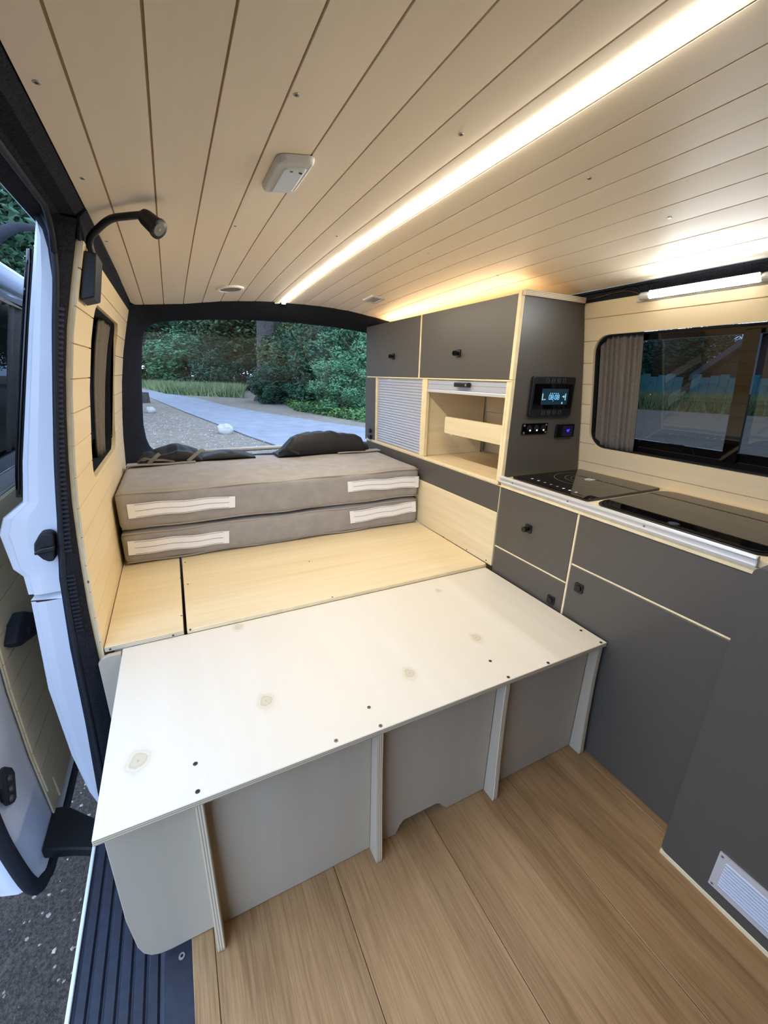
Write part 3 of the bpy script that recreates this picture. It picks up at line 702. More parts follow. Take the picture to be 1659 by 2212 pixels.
# cupboard unit
cu = thing('cupboard_unit', 'anthracite kitchen cupboard with fixed top panel below the sink', 'cupboard', (1.15, .5, 0))
mb = MB(); mb.box(K + F + .001, 1.33, .302, .7155, 0, .6840); build('carcass', mb, M['ply_y'], cu)
build('top_panel', MB().box(K, K + F, .305, .7155, .5385, .6835), M['dark'], cu, bevel=.0008, seg=1)
panel('front_rail', K - .0002, K + F, .305, .7155, .5325, .5378, M['edge'], 'x', cu)
d3 = build('door', MB().box(K, K + F, .305, .7155, .0005, .5315), M['dark'], cu, bevel=.0008, seg=1); knob(d3, .678, .477, out=False)
# near unit standing forward
nu = thing('front_cabinet', 'tall-fronted anthracite cabinet with air vent nearest the camera', 'cabinet', (1.1, -.1, 0))
mb = MB(); mb.prism(rrect(-.50, .297, .0125, .728, .012, 4), 'x', .885, 1.33); build('body', mb, M['dark'], nu)
panel('plinth', .884, 1.33, -.50, .297, 0, .012, M['edge'], 'x', nu)
vA, vB, vC = on_x((1556, 1842), .885), on_x((1532, 1910), .885), on_x((1659, 2035), .885)
vt = thing('air_vent', 'silver louvred air vent screwed low on the cabinet front', 'air vent', (.884, .15, .045))
vy0, vy1, vz0, vz1 = .03, vA.y, .043, .136
mb = MB()
for a in ((vy0, vy1, vz0, vz0 + .012), (vy0, vy1, vz1 - .012, vz1), (vy0, vy0 + .014, vz0 + .012, vz1 - .012), (vy1 - .014, vy1, vz0 + .012, vz1 - .012)): mb.box(.8815, .8848, *a)
build('frame', mb, M['alu'], vt)
for k in range(9):
    z = vz0 + .015 + k * .0076
    mb = MB(); mb.prism([(.8845, z), (.8795, z - .0005), (.8795, z + .001), (.8845, z + .0050)], 'y', vy0 + .014, vy1 - .014)
    build('slat', mb, M['alu2'], vt)
for yy in (vy1 - .006, vy0 + .006):
    for zz in (vz0 + .007, vz1 - .007): screw((.8815, yy, zz), (-1, 0, 0), vt, .0032, M['steel'])
# worktop with the aluminium edge rail
wt = thing('worktop', 'plywood worktop with cream edge carrying hob and sink', 'worktop', (1.15, .6, .70))
panel('slab', K + .001, 1.338, .298, 1.034, .7005, .715, M['ply_y'], 'z', wt)
panel('front_edge', K - .003, K + .02, .300, 1.033, .6845, .6998, M['edge'], 'x', wt)
rl = thing('edge_rail', 'aluminium rail screwed along the worktop front edge', 'rail', (K, .68, .70))
pr = [(K, .7005), (K - .008, .7005), (K - .008, .7020), (K - .0095, .7035), (K - .0095, .7055), (K - .0085, .7075), (K - .0085, .7155), (K - .012, .7165), (K - .0135, .7195), (K - .0125, .7230), (K - .009, .7250), (K - .004, .7245), (K - .001, .7215), (K, .7150)]
mb = MB(); mb.prism(pr, 'y', .322, 1.032); build('profile', mb, M['alu'], rl)
mb = MB(); mb.prism(pr, 'y', .3195, .322); build('end_cap', mb, M['greyplastic'], rl)
for pp in [(1107, 1044), (1226, 1083), (1391, 1138)]:
    q = on_x(pp, K - .0085); screw((K - .0085, q.y, .7115), (-1, 0, 0), rl, .003, M['steel'])
# hob
hb = thing('induction_hob', 'black glass induction hob set on the worktop', 'hob', (1.15, .86, .715))
mb = MB(); mb.prism(rrect(.992, 1.322, .720, 1.015, .008, 4), 'z', .7152, .7225); build('glass_top', mb, M['blackgloss'], hb, bevel=.0015)
def ringmesh(c, r, w, z, n=64):
    mb = MB(); mb.grid([[(c[0] + rr * math.cos(2 * PI * i / n), c[1] + rr * math.sin(2 * PI * i / n), z) for i in range(n)] for rr in (r - w, r)], closed=True); return mb
M['print'] = plain('grey_print', srgb(150, 148, 142), .4); M['printw'] = plain('white_print', srgb(235, 235, 232), .4)
hc = on_z((1268, 1036), .7226)
for r, w in ((.102, .0012), (.068, .0010), (.050, .0010)): build('ring_mark', ringmesh(hc, r, w, .7228), M['print'], hb, fixn=False)
mb = MB(); q = on_z((1272, 1036), .7228)
for k, (dx, dy, lx, ly) in enumerate([(0, 0, .034, .006), (.006, .010, .026, .006), (.0, -.010, .030, .003), (.012, -.006, .018, .008)]):
    mb.box(q.x + dx - lx / 2, q.x + dx + lx / 2, q.y + dy - ly / 2, q.y + dy + ly / 2, .7226, .7229)
build('centre_mark', mb, M['printw'], hb)
for k in range(8):
    q = on_z((1150 + k * 13.5, 1034 + k * 4.2), .7226); mb = MB(); mb.box(q.x - .004, q.x + .004, q.y - .003, q.y + .003, .7226, .7229)
    build('touch_mark', mb, M['print'] if 1 < k < 5 else M['printw'], hb)
# sink with glass lid
sk = thing('sink', 'black glass sink lid over a built-in sink on the worktop', 'sink', (1.14, .5, .715))
mb = MB(); mb.prism(rrect(.985, 1.312, .312, .704, .045, 8), 'z', .7152, .7195); build('rim', mb, M['black'], sk, bevel=.0015)
mb = MB(); mb.prism(rrect(.991, 1.306, .318, .698, .042, 8), 'z', .7196, .7240); build('glass_lid', mb, M['blackgloss'], sk, bevel=.0012)
mb = MB(); q = on_z((1455, 1131), .7242); mb.cyl((q.x, q.y, .7240), (0, 0, 1), .012, .011, .0012, 20); build('lid_button', mb, M['black'], sk)
# wall unit: lower face band, niche with roller shutters
UZ = 1.276
nx_ = thing('shutter_cabinet', 'pale niche cabinet with grey roller shutters above the bed', 'cabinet', (1.15, 1.6, .69))
panel('face_band', K, K + F, 1.036, 2.15, .5915, .6865, M['dark'], 'x', nx_)
panel('niche_floor', K - .0008, xr(.7) - .002, 1.05, 2.15, .6875, .6990, M['ply_y'], 'z', nx_, M['edge'])
panel('niche_back', xr(.85) - .008, xr(.85) - .004, 1.56, 2.15, .70, 1.02, M['ply_y'], 'x', nx_)
panel('side_panel', K - .0005, 1.24, 1.0365, 1.0495, .6995, 1.0235, M['ply_x'], 'y', nx_, M['edge'])
panel('middle_panel', K - .0005, 1.29, 1.5485, 1.5605, .6995, 1.0235, M['ply_x'], 'y', nx_, M['edge'])
panel('middle_post', K - .0005, K + .016, 1.537, 1.548, .6995, 1.0235, M['edge'], 'x', nx_)
panel('middle_post', K - .0005, K + .016, 1.561, 1.575, .6995, 1.0235, M['edge'], 'x', nx_)
panel('side_post', K - .0005, K + .016, 1.050, 1.061, .6995, 1.0235, M['edge'], 'x', nx_)
panel('rear_post', K - .0005, K + .016, 2.022, 2.040, .6995, 1.0235, M['edge'], 'x', nx_)
build('rear_panel', MB().box(K, K + .02, 2.041, 2.17, .6905, 1.0235), M['dark'], nx_, bevel=.001, seg=1)
panel('niche_top', K - .0008, 1.27, 1.0365, 2.15, 1.024, 1.0295, M['edge'], 'z', nx_)
mb = MB(); mb.prism(rrect(1.062, 1.44, .814, .880, .008, 4), 'x', 1.000, 1.012); build('shelf_lip', mb, M['ply_y'], nx_)
panel('shelf', 1.0125, 1.27, 1.062, 1.44, .818, .830, M['ply_y'], 'z', nx_)
mb = MB(); mb.box(1.02, 1.045, 1.405, 1.43, .804, .8175); build('shelf_bracket', mb, M['edge'], nx_)
# near shutter (rolled up): two visible slats and the lift bar with its catch
for z0, z1 in ((1.0055, 1.0235), (.986, 1.0050)):
    build('shutter_slat', MB().box(K + .006, K + .014, 1.0615, 1.5365, z0, z1), M['alu2'], nx_, bevel=.001, seg=1)
build('lift_bar', MB().box(K + .003, K + .016, 1.0615, 1.5365, .9735, .9855), M['alu'], nx_, bevel=.0015)
ct = build('shutter_catch', MB().box(K - .012, K + .004, 1.247, 1.332, 1.000, 1.0165), M['black'], nx_, bevel=.003)
mb = MB(); mb.cyl((K - .012, 1.258, 1.008), (-1, 0, 0), .004, .004, .001, 12); build('catch_lock', mb, M['steel'], ct)
# far shutter (closed): every slat
z = .7002
while z < 1.022:
    mb = MB(); mb.prism([(K + .014, z), (K + .008, z), (K + .0055, z + .003), (K + .0055, z + .0095), (K + .008, z + .0122), (K + .014, z + .0122)], 'y', 1.5755, 2.0215)
    build('shutter_slat', mb, M['alu2'], nx_); z += .01265
ck = build('cam_lock', MB().cyl((K, 2.095, .745), (-1, 0, 0), .012, .012, .010, 16), M['black'], nx_)
ck2 = build('cam_lock', MB().box(K - .012, K - .0005, 2.08, 2.11, .700, .722), M['black'], nx_, bevel=.002)
# overhead cabinets
def overhead(label, y0, y1, ky, kz):
    t = thing('overhead_cabinet', label, 'cabinet', (1.1, (y0 + y1) / 2, 1.03), 'overhead cabinets under the ceiling')
    build('body', MB().box(K + F + .001, 1.235, y0 + .001, y1 - .001, 1.031, UZ - .012), M['ply_y'], t)
    d = build('door', MB().box(K, K + F, y0 + .002, y1 - .002, 1.031, UZ), M['dark'], t, bevel=.0008, seg=1)
    knob(d, ky, kz, out=True); return t
overhead('anthracite overhead cabinet nearest the control panel', 1.051, 1.6005, 1.33, 1.118)
overhead('anthracite overhead cabinet next to the tailgate', 1.6105, 2.165, 1.847, 1.122)
tag(build('divider_strip', MB().box(K - .0008, K + .02, 1.601, 1.610, 1.030, UZ), M['edge']), 'pale plywood strip between the two overhead cabinets', 'trim strip')
# tall end panel
ep = thing('end_panel', 'tall anthracite end panel of the cabinets facing the camera', 'panel', (1.1, 1.035, .69))
def endpoly(): return [(K + .012, .7005), (xr(.72) - .004, .7005), (xr(.9) - .004, .9), (xr(1.1) - .004, 1.1), (xr(1.25) - .004, 1.25), (xr(1.25) - .006, 1.272), (K + .012, 1.272)]
mb = MB(); mb.prism(endpoly(), 'y', 1.0352, 1.0362); build('laminate_face', mb, M['dark'], ep)
panel('front_edge', K - .003, K + .0115, 1.0345, 1.0495, 1.030, UZ + .006, M['edge'], 'x', ep)
panel('front_edge', K - .002, K + .0115, 1.0345, 1.0362, .7005, 1.030, M['edge'], 'x', ep)
panel('top_edge', K + .0, 1.222, 1.022, 1.0348, 1.268, 1.284, M['ply_edge_z'], 'z', ep, M['ply_edge_z'])
# control panel
EY = 1.0350
cp = thing('control_panel', 'black control panel with lit display showing 08:08', 'control panel', (1.14, EY, .915))
mb = MB(); mb.prism(rrect(1.043, 1.236, .915, 1.043, .006, 3), 'y', EY - .011, EY); build('housing', mb, M['black'], cp, bevel=.002)
mb = MB(); mb.prism(rrect(1.052, 1.229, .940, 1.020, .002, 2), 'y', EY - .0116, EY - .0108); build('glass_front', mb, M['blackgloss'], cp)
M['screen'] = emit('blue_display', srgb(14, 46, 66), .45); M['lit'] = emit('lit_segments', (.22, .60, 1.0, 1), .85); M['litdim'] = emit('lit_segments_dim', (.45, .85, .9, 1), .42)
sy = EY - .0120
sx0, sx1, sz0, sz1 = 1.0855, 1.207, .954, 1.005
scn = build('display', MB().box(sx0, sx1, sy, EY - .0116, sz0, sz1), M['screen'], cp)
SEG = {'0': 'abcdef', '8': 'abcdefg'}
def seven(mb, x, z, w, h, ch, y, t=.0016):
    R = {'a': (x, x + w, z + h - t, z + h), 'g': (x, x + w, z + h / 2 - t / 2, z + h / 2 + t / 2), 'd': (x, x + w, z, z + t), 'f': (x, x + t, z + h / 2, z + h), 'b': (x + w - t, x + w, z + h / 2, z + h), 'e': (x, x + t, z, z + h / 2), 'c': (x + w - t, x + w, z, z + h / 2)}
    for s_ in SEG[ch]: a = R[s_]; mb.box(a[0], a[1], y - .0004, y, a[2], a[3])
mb = MB(); zb_ = .9705
for i, (ch, x) in enumerate(zip('0808', (1.119, 1.1305, 1.1465, 1.158))): seven(mb, x, zb_, .0085, .0155, ch, sy)
mb.box(1.1425, 1.144, sy - .0004, sy, .974, .976); mb.box(1.1425, 1.144, sy - .0004, sy, .980, .982)
build('clock_digits', mb, M['lit'], scn)
mb = MB()
for i in range(5): mb.box(1.122 + i * .0088, 1.127 + i * .0088, sy - .0004, sy, .989, .9915)
mb.box(1.088, 1.092, sy - .0004, sy, .969, .990); mb.box(1.088, 1.096, sy - .0004, sy, .969, .972); mb.box(1.098, 1.105, sy - .0004, sy, .9695, .9725)
mb.box(1.194, 1.198, sy - .0004, sy, .968, .990); mb.prism([(1.181, .980), (1.190, .975), (1.190, .985)], 'y', sy - .0004, sy); mb.box(1.180, 1.194, sy - .0004, sy, .979, .981)
mb.cyl((1.183, sy, .959), (0, -1, 0), .0035, .0035, .0004, 12); mb.cyl((1.140, sy, .9665), (0, -1, 0), .0016, .0016, .0004, 8)
build('status_icons', mb, M['litdim'], scn)
M['keyline'] = plain('grey_key_outline', srgb(86, 84, 86), .5)
for row, (xa, zz) in enumerate(((1.099, 1.0245), (1.099, .922))):
    for k in range(4):
        x = xa + k * .0255 - (.002 if row else 0); mb = MB(); y = EY - .0112
        for a in ((x, x + .012, zz, zz + .0012), (x, x + .012, zz + .0118, zz + .013), (x, x + .0012, zz, zz + .013), (x + .0108, x + .012, zz, zz + .013)): mb.box(a[0], a[1], y - .0006, y + .0006, a[2], a[3])
        if k in (1, 2): mb.box(x + .002, x + .009, y - .0006, y + .0006, zz + .006, zz + .0072)
        build('key', mb, M['keyline'], cp)
# switch panel
sp_ = thing('switch_panel', 'small black switch panel with three lit dots', 'switch panel', (1.08, EY, .857))
mb = MB(); mb.prism(rrect(1.028, 1.141, .857, .893, .003, 3), 'y', EY - .004, EY); build('plate', mb, M['blackgloss'], sp_)
M['dot'] = emit('white_led', (.95, 1, 1, 1), 2)
for k in range(3):
    x = 1.058 + k * .031
    s1 = build('switch', MB().cyl((x, EY - .004, .8765), (0, -1, 0), .0105, .010, .003, 20), M['black'], sp_)
    build('led_dot', MB().cyl((x + .001, EY - .0070, .8705), (0, -1, 0), .0026, .0026, .0006, 12), M['dot'], s1)
for x in (1.035, 1.134):
    for zz in (.863, .887): screw((x, EY - .004, zz), (0, -1, 0), sp_, .0036, M['steel'])
# usb volt meter
um = thing('voltage_meter', 'small black socket with blue lit voltage reading', 'voltage meter', (1.23, EY, .84))
mb = MB(); mb.prism(rrect(1.184, 1.272, .840, .886, .004, 3), 'y', EY - .008, EY); build('housing', mb, M['blackgloss'], um, bevel=.002)
M['blue'] = emit('blue_led', (.10, .06, 1, 1), 1.2); M['bluedim'] = emit('blue_glow_window', (.004, .001, .06, 1), .2)
bw = build('reading_window', MB().box(1.212, 1.262, EY - .0086, EY - .0078, .845, .881), M['bluedim'], um)
mb = MB(); SEG['1'] = 'bc'; SEG['2'] = 'abged'; SEG['4'] = 'fgbc'
seven(mb, 1.232, .860, .005, .008, '4', EY - .0087, .0012); seven(mb, 1.2385, .860, .005, .008, '2', EY - .0087, .0012); mb.box(1.2445, 1.2465, EY - .0091, EY - .0087, .8665, .869)
build('digits', mb, M['blue'], bw)
# ================================================================== LAMPS
# ceiling strip
st = thing('led_strip', 'long glowing LED strip set along the middle of the ceiling', 'light strip', (.513, 1.2, 1.36))
rows = []; rowsb = []
for i in range(60):
    y = .31 + (2.085 - .31) * i / 59; z = zc(.513, y)
    rows.append([(.5040, y, z - .0001), (.5044, y, z - .0028), (.513, y, z - .0038), (.5216, y, z - .0028), (.5220, y, z - .0001)])
mb = MB(); mb.grid(rows); build('diffuser', mb, M['strip'], st)
z = zc(.513, 2.09); build('end_cap', MB().box(.503, .523, 2.0855, 2.094, z - .0085, z + .0), M['greyplastic'], st, bevel=.002)
mb = MB(); mb.tube([(.495, 2.09, zc(.495, 2.09) - .002), (.485, 2.095, zc(.485, 2.1) - .003), (.476, 2.10, zc(.47, 2.1) - .003)], .004, 8); build('wire', mb, M['greyplastic'], st)
# cove strip on the cabinets
cvl = thing('cove_light', 'warm LED strip hidden on top of the overhead cabinets', 'light strip', (1.05, 1.6, UZ))
build('light_band', MB().box(1.03, 1.040, 1.12, 2.07, UZ + .0005, UZ + .0035), M['cove'], cvl)
tag(build('cabinet_top_board', MB().box(K + F + .0006, 1.225, 1.05, 2.12, UZ - .0115, UZ - .0005), M['edge']), 'plywood top board of the overhead cabinets', 'board')
# tube lamp
tl = thing('tube_lamp', 'cool white LED tube lamp above the kitchen window', 'lamp', (1.23, .7, 1.25))
def tubebar(y0, y1, r, name, mat, dx=0):
    mb = MB(); mb.prism([(1.236 + dx + r * 1.0 * math.cos(a), 1.262 + r * math.sin(a)) for a in [2 * PI * i / 16 for i in range(16)]], 'y', y0, y1); return build(name, mb, mat, tl, bevel=.002)
mb = MB(); mb.prism([(1.2335, 1.2525), (1.2335, 1.2715), (1.2105, 1.2715), (1.2195, 1.2525)], 'y', .560, .812); build('housing', mb, M['greyplastic'], tl, bevel=.001)
mb = MB(); mb.prism([(1.2192, 1.2530), (1.2106, 1.2710), (1.2097, 1.2704), (1.2183, 1.2524)], 'y', .5615, .8105); build('light_face', mb, M['tube'], tl)
mb = MB(); mb.box(1.2345, 1.2395, .53, .86, 1.250, 1.274); build('backplate', mb, M['greyplastic'], tl, bevel=.002)
tubebar(.8125, .842, .0105, 'end_cap', M['greyplastic'], -.012); tubebar(.53, .5595, .0105, 'end_cap', M['greyplastic'], -.012)
wr_ = MB(); wr_.tube(smooth_path([(1.224, .842, 1.268), (1.226, .89, 1.284), (1.226, .95, 1.283), (1.228, 1.01, 1.279), (1.232, 1.03, 1.281)], 6), .0018, 6)
wo = build('lamp_wire', wr_, plain('dark_red_wire', srgb(70, 30, 28), .5), tl, smooth=True)
wr_ = MB(); wr_.tube(smooth_path([(1.224, .842, 1.272), (1.226, .87, 1.290), (1.226, .93, 1.284), (1.228, 1.01, 1.276), (1.232, 1.03, 1.279)], 6), .0018, 6); build('lamp_wire', wr_, M['black'], tl, smooth=True)
# dome lamp on the ceiling
dm = thing('dome_lamp', 'rounded grey plastic courtesy lamp on the ceiling boards', 'lamp', (.217, .82, 1.35))
def slopebox(poly, zt0, h, name, mat, par, bev=.003):
    mb = MB(); n = len(poly); top = [(u, w, zc(u, w) - zt0) for u, w in poly]; bot = [(u + (.217 - u) * .10, w + (.82 - w) * .06, zc(u, w) - zt0 - h) for u, w in poly]
    mb.add(top + bot, [tuple(range(n)), tuple(range(n, 2 * n))[::-1]] + [(i, (i + 1) % n, n + (i + 1) % n, n + i) for i in range(n)]); return build(name, mb, mat, par, bevel=bev)
slopebox(rrect(.186, .250, .752, .888, .014, 5), 0.0, .010, 'housing', M['greyplastic'], dm)
slopebox(rrect(.202, .240, .775, .880, .006, 4), .0098, .0022, 'lens', plain('milky_lens', srgb(200, 206, 200), .3), dm, .001)
for x in (.213, .228): build('lens_clip', MB().box(x, x + .005, .7835, .7855, zc(.22, .8) - .0132, zc(.22, .8) - .0115), M['black'], dm)
# round speaker grille and small square lamp near the tailgate
def grille(name, label, cat, c, poly_out, poly_in, m1, m2):
    t = thing(name, label, cat, (c[0], c[1], zc(*c)))
    n = len(poly_out); mb = MB()
    top = [(u, w, zc(u, w)) for u, w in poly_out]; bot = [(u, w, zc(u, w) - .006) for u, w in poly_out]
    ib = [(u, w, zc(u, w) - .0065) for u, w in poly_in]; it = [(u, w, zc(u, w) - .002) for u, w in poly_in]
    mb.grid([top, bot, ib, it], closed=True); build('rim', mb, m1, t, fixn=True)
    mb = MB(); mb.add([(u, w, zc(u, w) - .0035) for u, w in poly_in], [tuple(range(n))]); build('grille_plate', mb, m2, t, fixn=False); return t
circ = lambda c, r, n=32: [(c[0] + r * math.cos(2 * PI * i / n), c[1] + r * math.sin(2 * PI * i / n)) for i in range(n)]
gc = (.251, 1.845); gp = plain('dark_mesh', srgb(128, 116, 104), .6, nscale=900, namp=.6)
gr = grille('round_vent', 'round white rimmed grille in the ceiling near the tailgate', 'ceiling grille', gc, circ(gc, .050), circ(gc, .040), M['velcro'], gp)
qc = (.836, 1.80)
grille('square_lamp', 'small rectangular ceiling lamp over the bed near the tailgate', 'ceiling lamp', qc, rrect(qc[0] - .032, qc[0] + .032, qc[1] - .055, qc[1] + .055, .008, 5), rrect(qc[0] - .022, qc[0] + .022, qc[1] - .042, qc[1] + .042, .005, 5), M['greyplastic'], plain('clear_lens', srgb(170, 165, 158), .25))
# gooseneck reading lamp
rd = thing('reading_lamp', 'black gooseneck reading lamp at the top of the left plank wall', 'reading lamp', (-.12, 1.12, 1.16))
def rp(p, y): return on_y(p, y)
mb = MB(); xw = xl(1.2) + .001
prof = [(xl(1.245) + .001, 1.250), (xl(1.245) + .022, 1.247), (xl(1.17) + .026, 1.168), (xl(1.165) + .001, 1.160)]
mb.prism(prof, 'y', 1.072, 1.155); build('mount', mb, M['black'], rd, bevel=.003)
base_top = Vector((xl(1.245) + .012, 1.095, 1.246))
neck = smooth_path([base_top, base_top + Vector((.0, -.006, .026)), rp((214, 492), 1.06), rp((240, 473), 1.035), rp((275, 467), 1.01), rp((312, 464), .99)], 7)
mb = MB(); mb.tube(neck, .0062, 10); build('gooseneck', mb, M['black'], rd, smooth=True)
h0 = rp((310, 466), .992); h1 = rp((344, 496), .975); dd_ = (h1 - h0).normalized()
mb = MB(); mb.tube([h0 - dd_ * .004, h0, h0 + dd_ * .006, h0 + dd_ * .03, h1 - dd_ * .004, h1], [.006, .0125, .0145, .0165, .0182, .0182], 24); hd = build('lamp_head', mb, M['black'], rd, smooth=True)
mb = MB(); mb.cyl(h1, dd_, .0122, .0118, .0008, 24); ls = build('lens', mb, plain('lamp_glass', srgb(120, 122, 116), .15), hd)
mb = MB(); mb.cyl(h1 + dd_ * .0008, dd_, .0030, .0028, .0006, 14); build('led_chip', mb, M['print'], ls)
# cables inside the niche
for dx in (0, .012):
    mb = MB(); mb.tube(smooth_path([(1.255, 1.30 + dx, 1.02), (1.262, 1.298 + dx, .93), (1.272, 1.292 + dx, .84)], 5), .003, 6)
    tag(build('cable', mb, M['black'], smooth=True), 'dark cable hanging at the back of the open niche, ' + ('left one' if dx else 'right one'), 'cable')

# ================================================================== OUTSIDE
def ground_mat():
    N = NT('gravel_earth'); v = coords(N)
    big = noise(N, v, .35, 4, .6); mid = noise(N, v, 6, 5, .7); fine = noise(N, v, 55, 4, .7)
    c = ramp(N, mid, [(.3, srgb(98, 80, 64)), (.55, srgb(150, 131, 112)), (.75, srgb(184, 169, 150))])
    c = mix(N, .5, c, ramp(N, fine, [(.35, srgb(64, 48, 36)), (.6, srgb(182, 166, 146))]))
    c = mix(N, ramp(N, big, [(.5, (0, 0, 0, 1)), (.75, (.35, .35, .35, 1))]), c, srgb(90, 84, 58))
    N.l(c, N.b.inputs['Base Color']); N.b.inputs['Roughness'].default_value = .95; bump(N, fine, .8, .05); return N.m
M['ground'] = ground_mat()
M['road'] = plain('worn_pale_asphalt', srgb(132, 131, 136), .85, nscale=2.2, namp=.16, bmp=.05)
mb = MB(); mb.box(-70, 90, -60, 110, GROUND - .3, GROUND); tag(build('ground', mb, M['ground']), 'gravel and bare earth around the van', 'ground', kind='structure')
def shaded_soil_mat():  # ground colour darkened to paint in the shade between van and open door
    N = NT('soil_painted_shade'); v = coords(N); a = noise(N, v, 14, 6, .7); b = noise(N, v, 90, 4, .7)
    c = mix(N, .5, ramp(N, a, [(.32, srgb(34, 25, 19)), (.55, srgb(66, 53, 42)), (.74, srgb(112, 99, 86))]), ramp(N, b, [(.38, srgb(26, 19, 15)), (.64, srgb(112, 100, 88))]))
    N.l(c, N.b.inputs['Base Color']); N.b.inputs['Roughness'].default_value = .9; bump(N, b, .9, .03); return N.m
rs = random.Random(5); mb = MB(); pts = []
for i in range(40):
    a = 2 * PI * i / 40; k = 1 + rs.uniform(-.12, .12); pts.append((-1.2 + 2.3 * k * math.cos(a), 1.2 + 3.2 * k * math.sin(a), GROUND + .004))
mb.add(pts, [tuple(range(40))]); tag(build('painted_shade_patch', mb, shaded_soil_mat(), fixn=False), 'earth below the sliding door with shade painted into its colour', 'ground', kind='structure')  # same ground as around it, only the painted shade sets it apart
up = [(303, 842), (345, 848), (430, 862), (490, 878), (570, 893), (690, 912), (789, 926), (900, 942)]
lo = [(303, 851), (340, 866), (400, 891), (470, 918), (540, 945), (620, 972), (700, 1000), (760, 1020)]
ua = [on_ground(p) for p in up]; la = [on_ground(p) for p in lo]
ua = [ua[0] + (ua[0] - ua[1]) * .8] + ua + [ua[-1] + (ua[-1] - ua[-2]) * 3]; la = [la[0] + (la[0] - la[1]) * 2] + la + [la[-1] + (la[-1] - la[-2]) * 3]
mb = MB(); mb.grid([[(q.x, q.y, GROUND + .012) for q in ua], [(q.x, q.y, GROUND + .012) for q in la]])
tag(build('road', mb, M['road'], solid=.02), 'pale asphalt lane running past behind the van', 'road', kind='structure')

def leaf_mat(name, c1, c2):
    N = NT(name); f = noise(N, coords(N), 1.7, 3); g = noise(N, coords(N), 23, 2)
    c = mix(N, .5, ramp(N, f, [(.35, c1), (.65, c2)]), ramp(N, g, [(.3, c1), (.7, c2)]))
    N.l(c, N.b.inputs['Base Color']); N.b.inputs['Roughness'].default_value = .6; N.b.inputs['Specular IOR Level'].default_value = .25
    return N.m
LEAF = [leaf_mat('leaf_dark_green', srgb(38, 66, 50), srgb(72, 106, 78)), leaf_mat('leaf_fresh_green', srgb(60, 104, 74), srgb(110, 150, 104)), leaf_mat('leaf_olive', srgb(60, 78, 52), srgb(110, 126, 84))]
M['bark'] = plain('bark', srgb(84, 76, 72), .95, nscale=9, namp=.35, bmp=.5)
def crown_mesh(name, nleaf, size, seed, clumps, lo_=-.9):
    rnd = random.Random(seed); cl = []
    for _ in range(clumps):
        while True:
            p = Vector((rnd.uniform(-1, 1), rnd.uniform(-1, 1), rnd.uniform(-1, 1)))
            if .25 < p.length < 1: break
        cl.append((p * .82, rnd.uniform(.16, .34)))
    v = []; f = []
    for i in range(nleaf):
        c, r = cl[rnd.randrange(clumps)]
        d = Vector((rnd.gauss(0, 1), rnd.gauss(0, 1), rnd.gauss(0, 1))).normalized(); p = c + d * r * rnd.uniform(.55, 1.0)
        p.z = max(p.z, lo_)
        a = Vector((rnd.gauss(0, 1), rnd.gauss(0, 1), rnd.gauss(0, .5))).normalized(); b = a.cross(d + Vector((rnd.uniform(-.7, .7), rnd.uniform(-.7, .7), rnd.uniform(-.4, .9)))).normalized()
        s = size * rnd.uniform(.6, 1.25); n = len(v); q = a.cross(b) * s * .25
        v += [p - a * s, p + b * s * .5 + q, p + a * s, p - b * s * .5 + q]; f += [(n, n + 1, n + 2), (n, n + 2, n + 3)]
    me = bpy.data.meshes.new(name); me.from_pydata([tuple(x) for x in v], [], f); return me
CROWN = [crown_mesh('tree_leaves_%d' % i, 15000, .036, 20 + i, 90) for i in range(3)]
BUSH = [crown_mesh('bush_leaves_%d' % i, 13000, .045, 40 + i, 60, -.95) for i in range(2)]
FOLI = {}
def tree(name, label, base, rx, rz, zc_, mi, var, trunk_r=.2, bush=False, group=None):
    t = thing(name, label, 'bush' if bush else 'tree', (base.x, base.y, GROUND), group)
    src = (BUSH if bush else CROWN)[var]; key = (bush, var, mi)
    if key not in FOLI: FOLI[key] = src.copy(); FOLI[key].materials.append(LEAF[mi])
    me = FOLI[key]
    o = bpy.data.objects.new('foliage', me); COL.objects.link(o); o.parent = t; o['kind'] = 'stuff'
    o.location = (0, 0, zc_ - GROUND); o.scale = (rx, rx, rz); o.rotation_euler = (0, 0, (base.x * 3.7 + base.y) % 6.28)
    mb = MB(); b = Vector((0, 0, 0)) + Vector(base); top = Vector((base.x + .15, base.y, zc_ + rz * .3))
    mb.tube([(base.x, base.y, GROUND - .05), (base.x, base.y, GROUND + .3), (base.x + .05, base.y, (zc_ + GROUND) / 2), top], [trunk_r * 1.5, trunk_r * 1.1, trunk_r, trunk_r * .4], 12)
    for k in range(4):
        a = k * 1.7 + base.x; s = Vector((base.x + .05, base.y, zc_ - rz * .3 + k * .1 * rz)); e = s + Vector((math.cos(a) * rx * .7, math.sin(a) * rx * .7, rz * .5))
        mb.tube([s, (s + e) / 2 + Vector((0, 0, .1)), e], [trunk_r * .5, trunk_r * .3, trunk_r * .1], 6)
    build('trunk', mb, M['bark'], t, smooth=True); return t
V = Vector
G1 = 'trees and bushes behind the lane'
gt = on_ground((588, 866))
bt = thing('oak_tree', 'huge dark tree trunk standing behind the lane', 'tree', (gt.x, gt.y, GROUND))
mb = MB(); mb.tube([(gt.x, gt.y, GROUND - .1), (gt.x, gt.y, GROUND + .6), (gt.x, gt.y + .1, 2.5), (gt.x + .1, gt.y, 5.5), (gt.x + .3, gt.y, 9)], [1.15, .85, .66, .62, .5], 20); build('trunk', mb, M['bark'], bt, smooth=True)
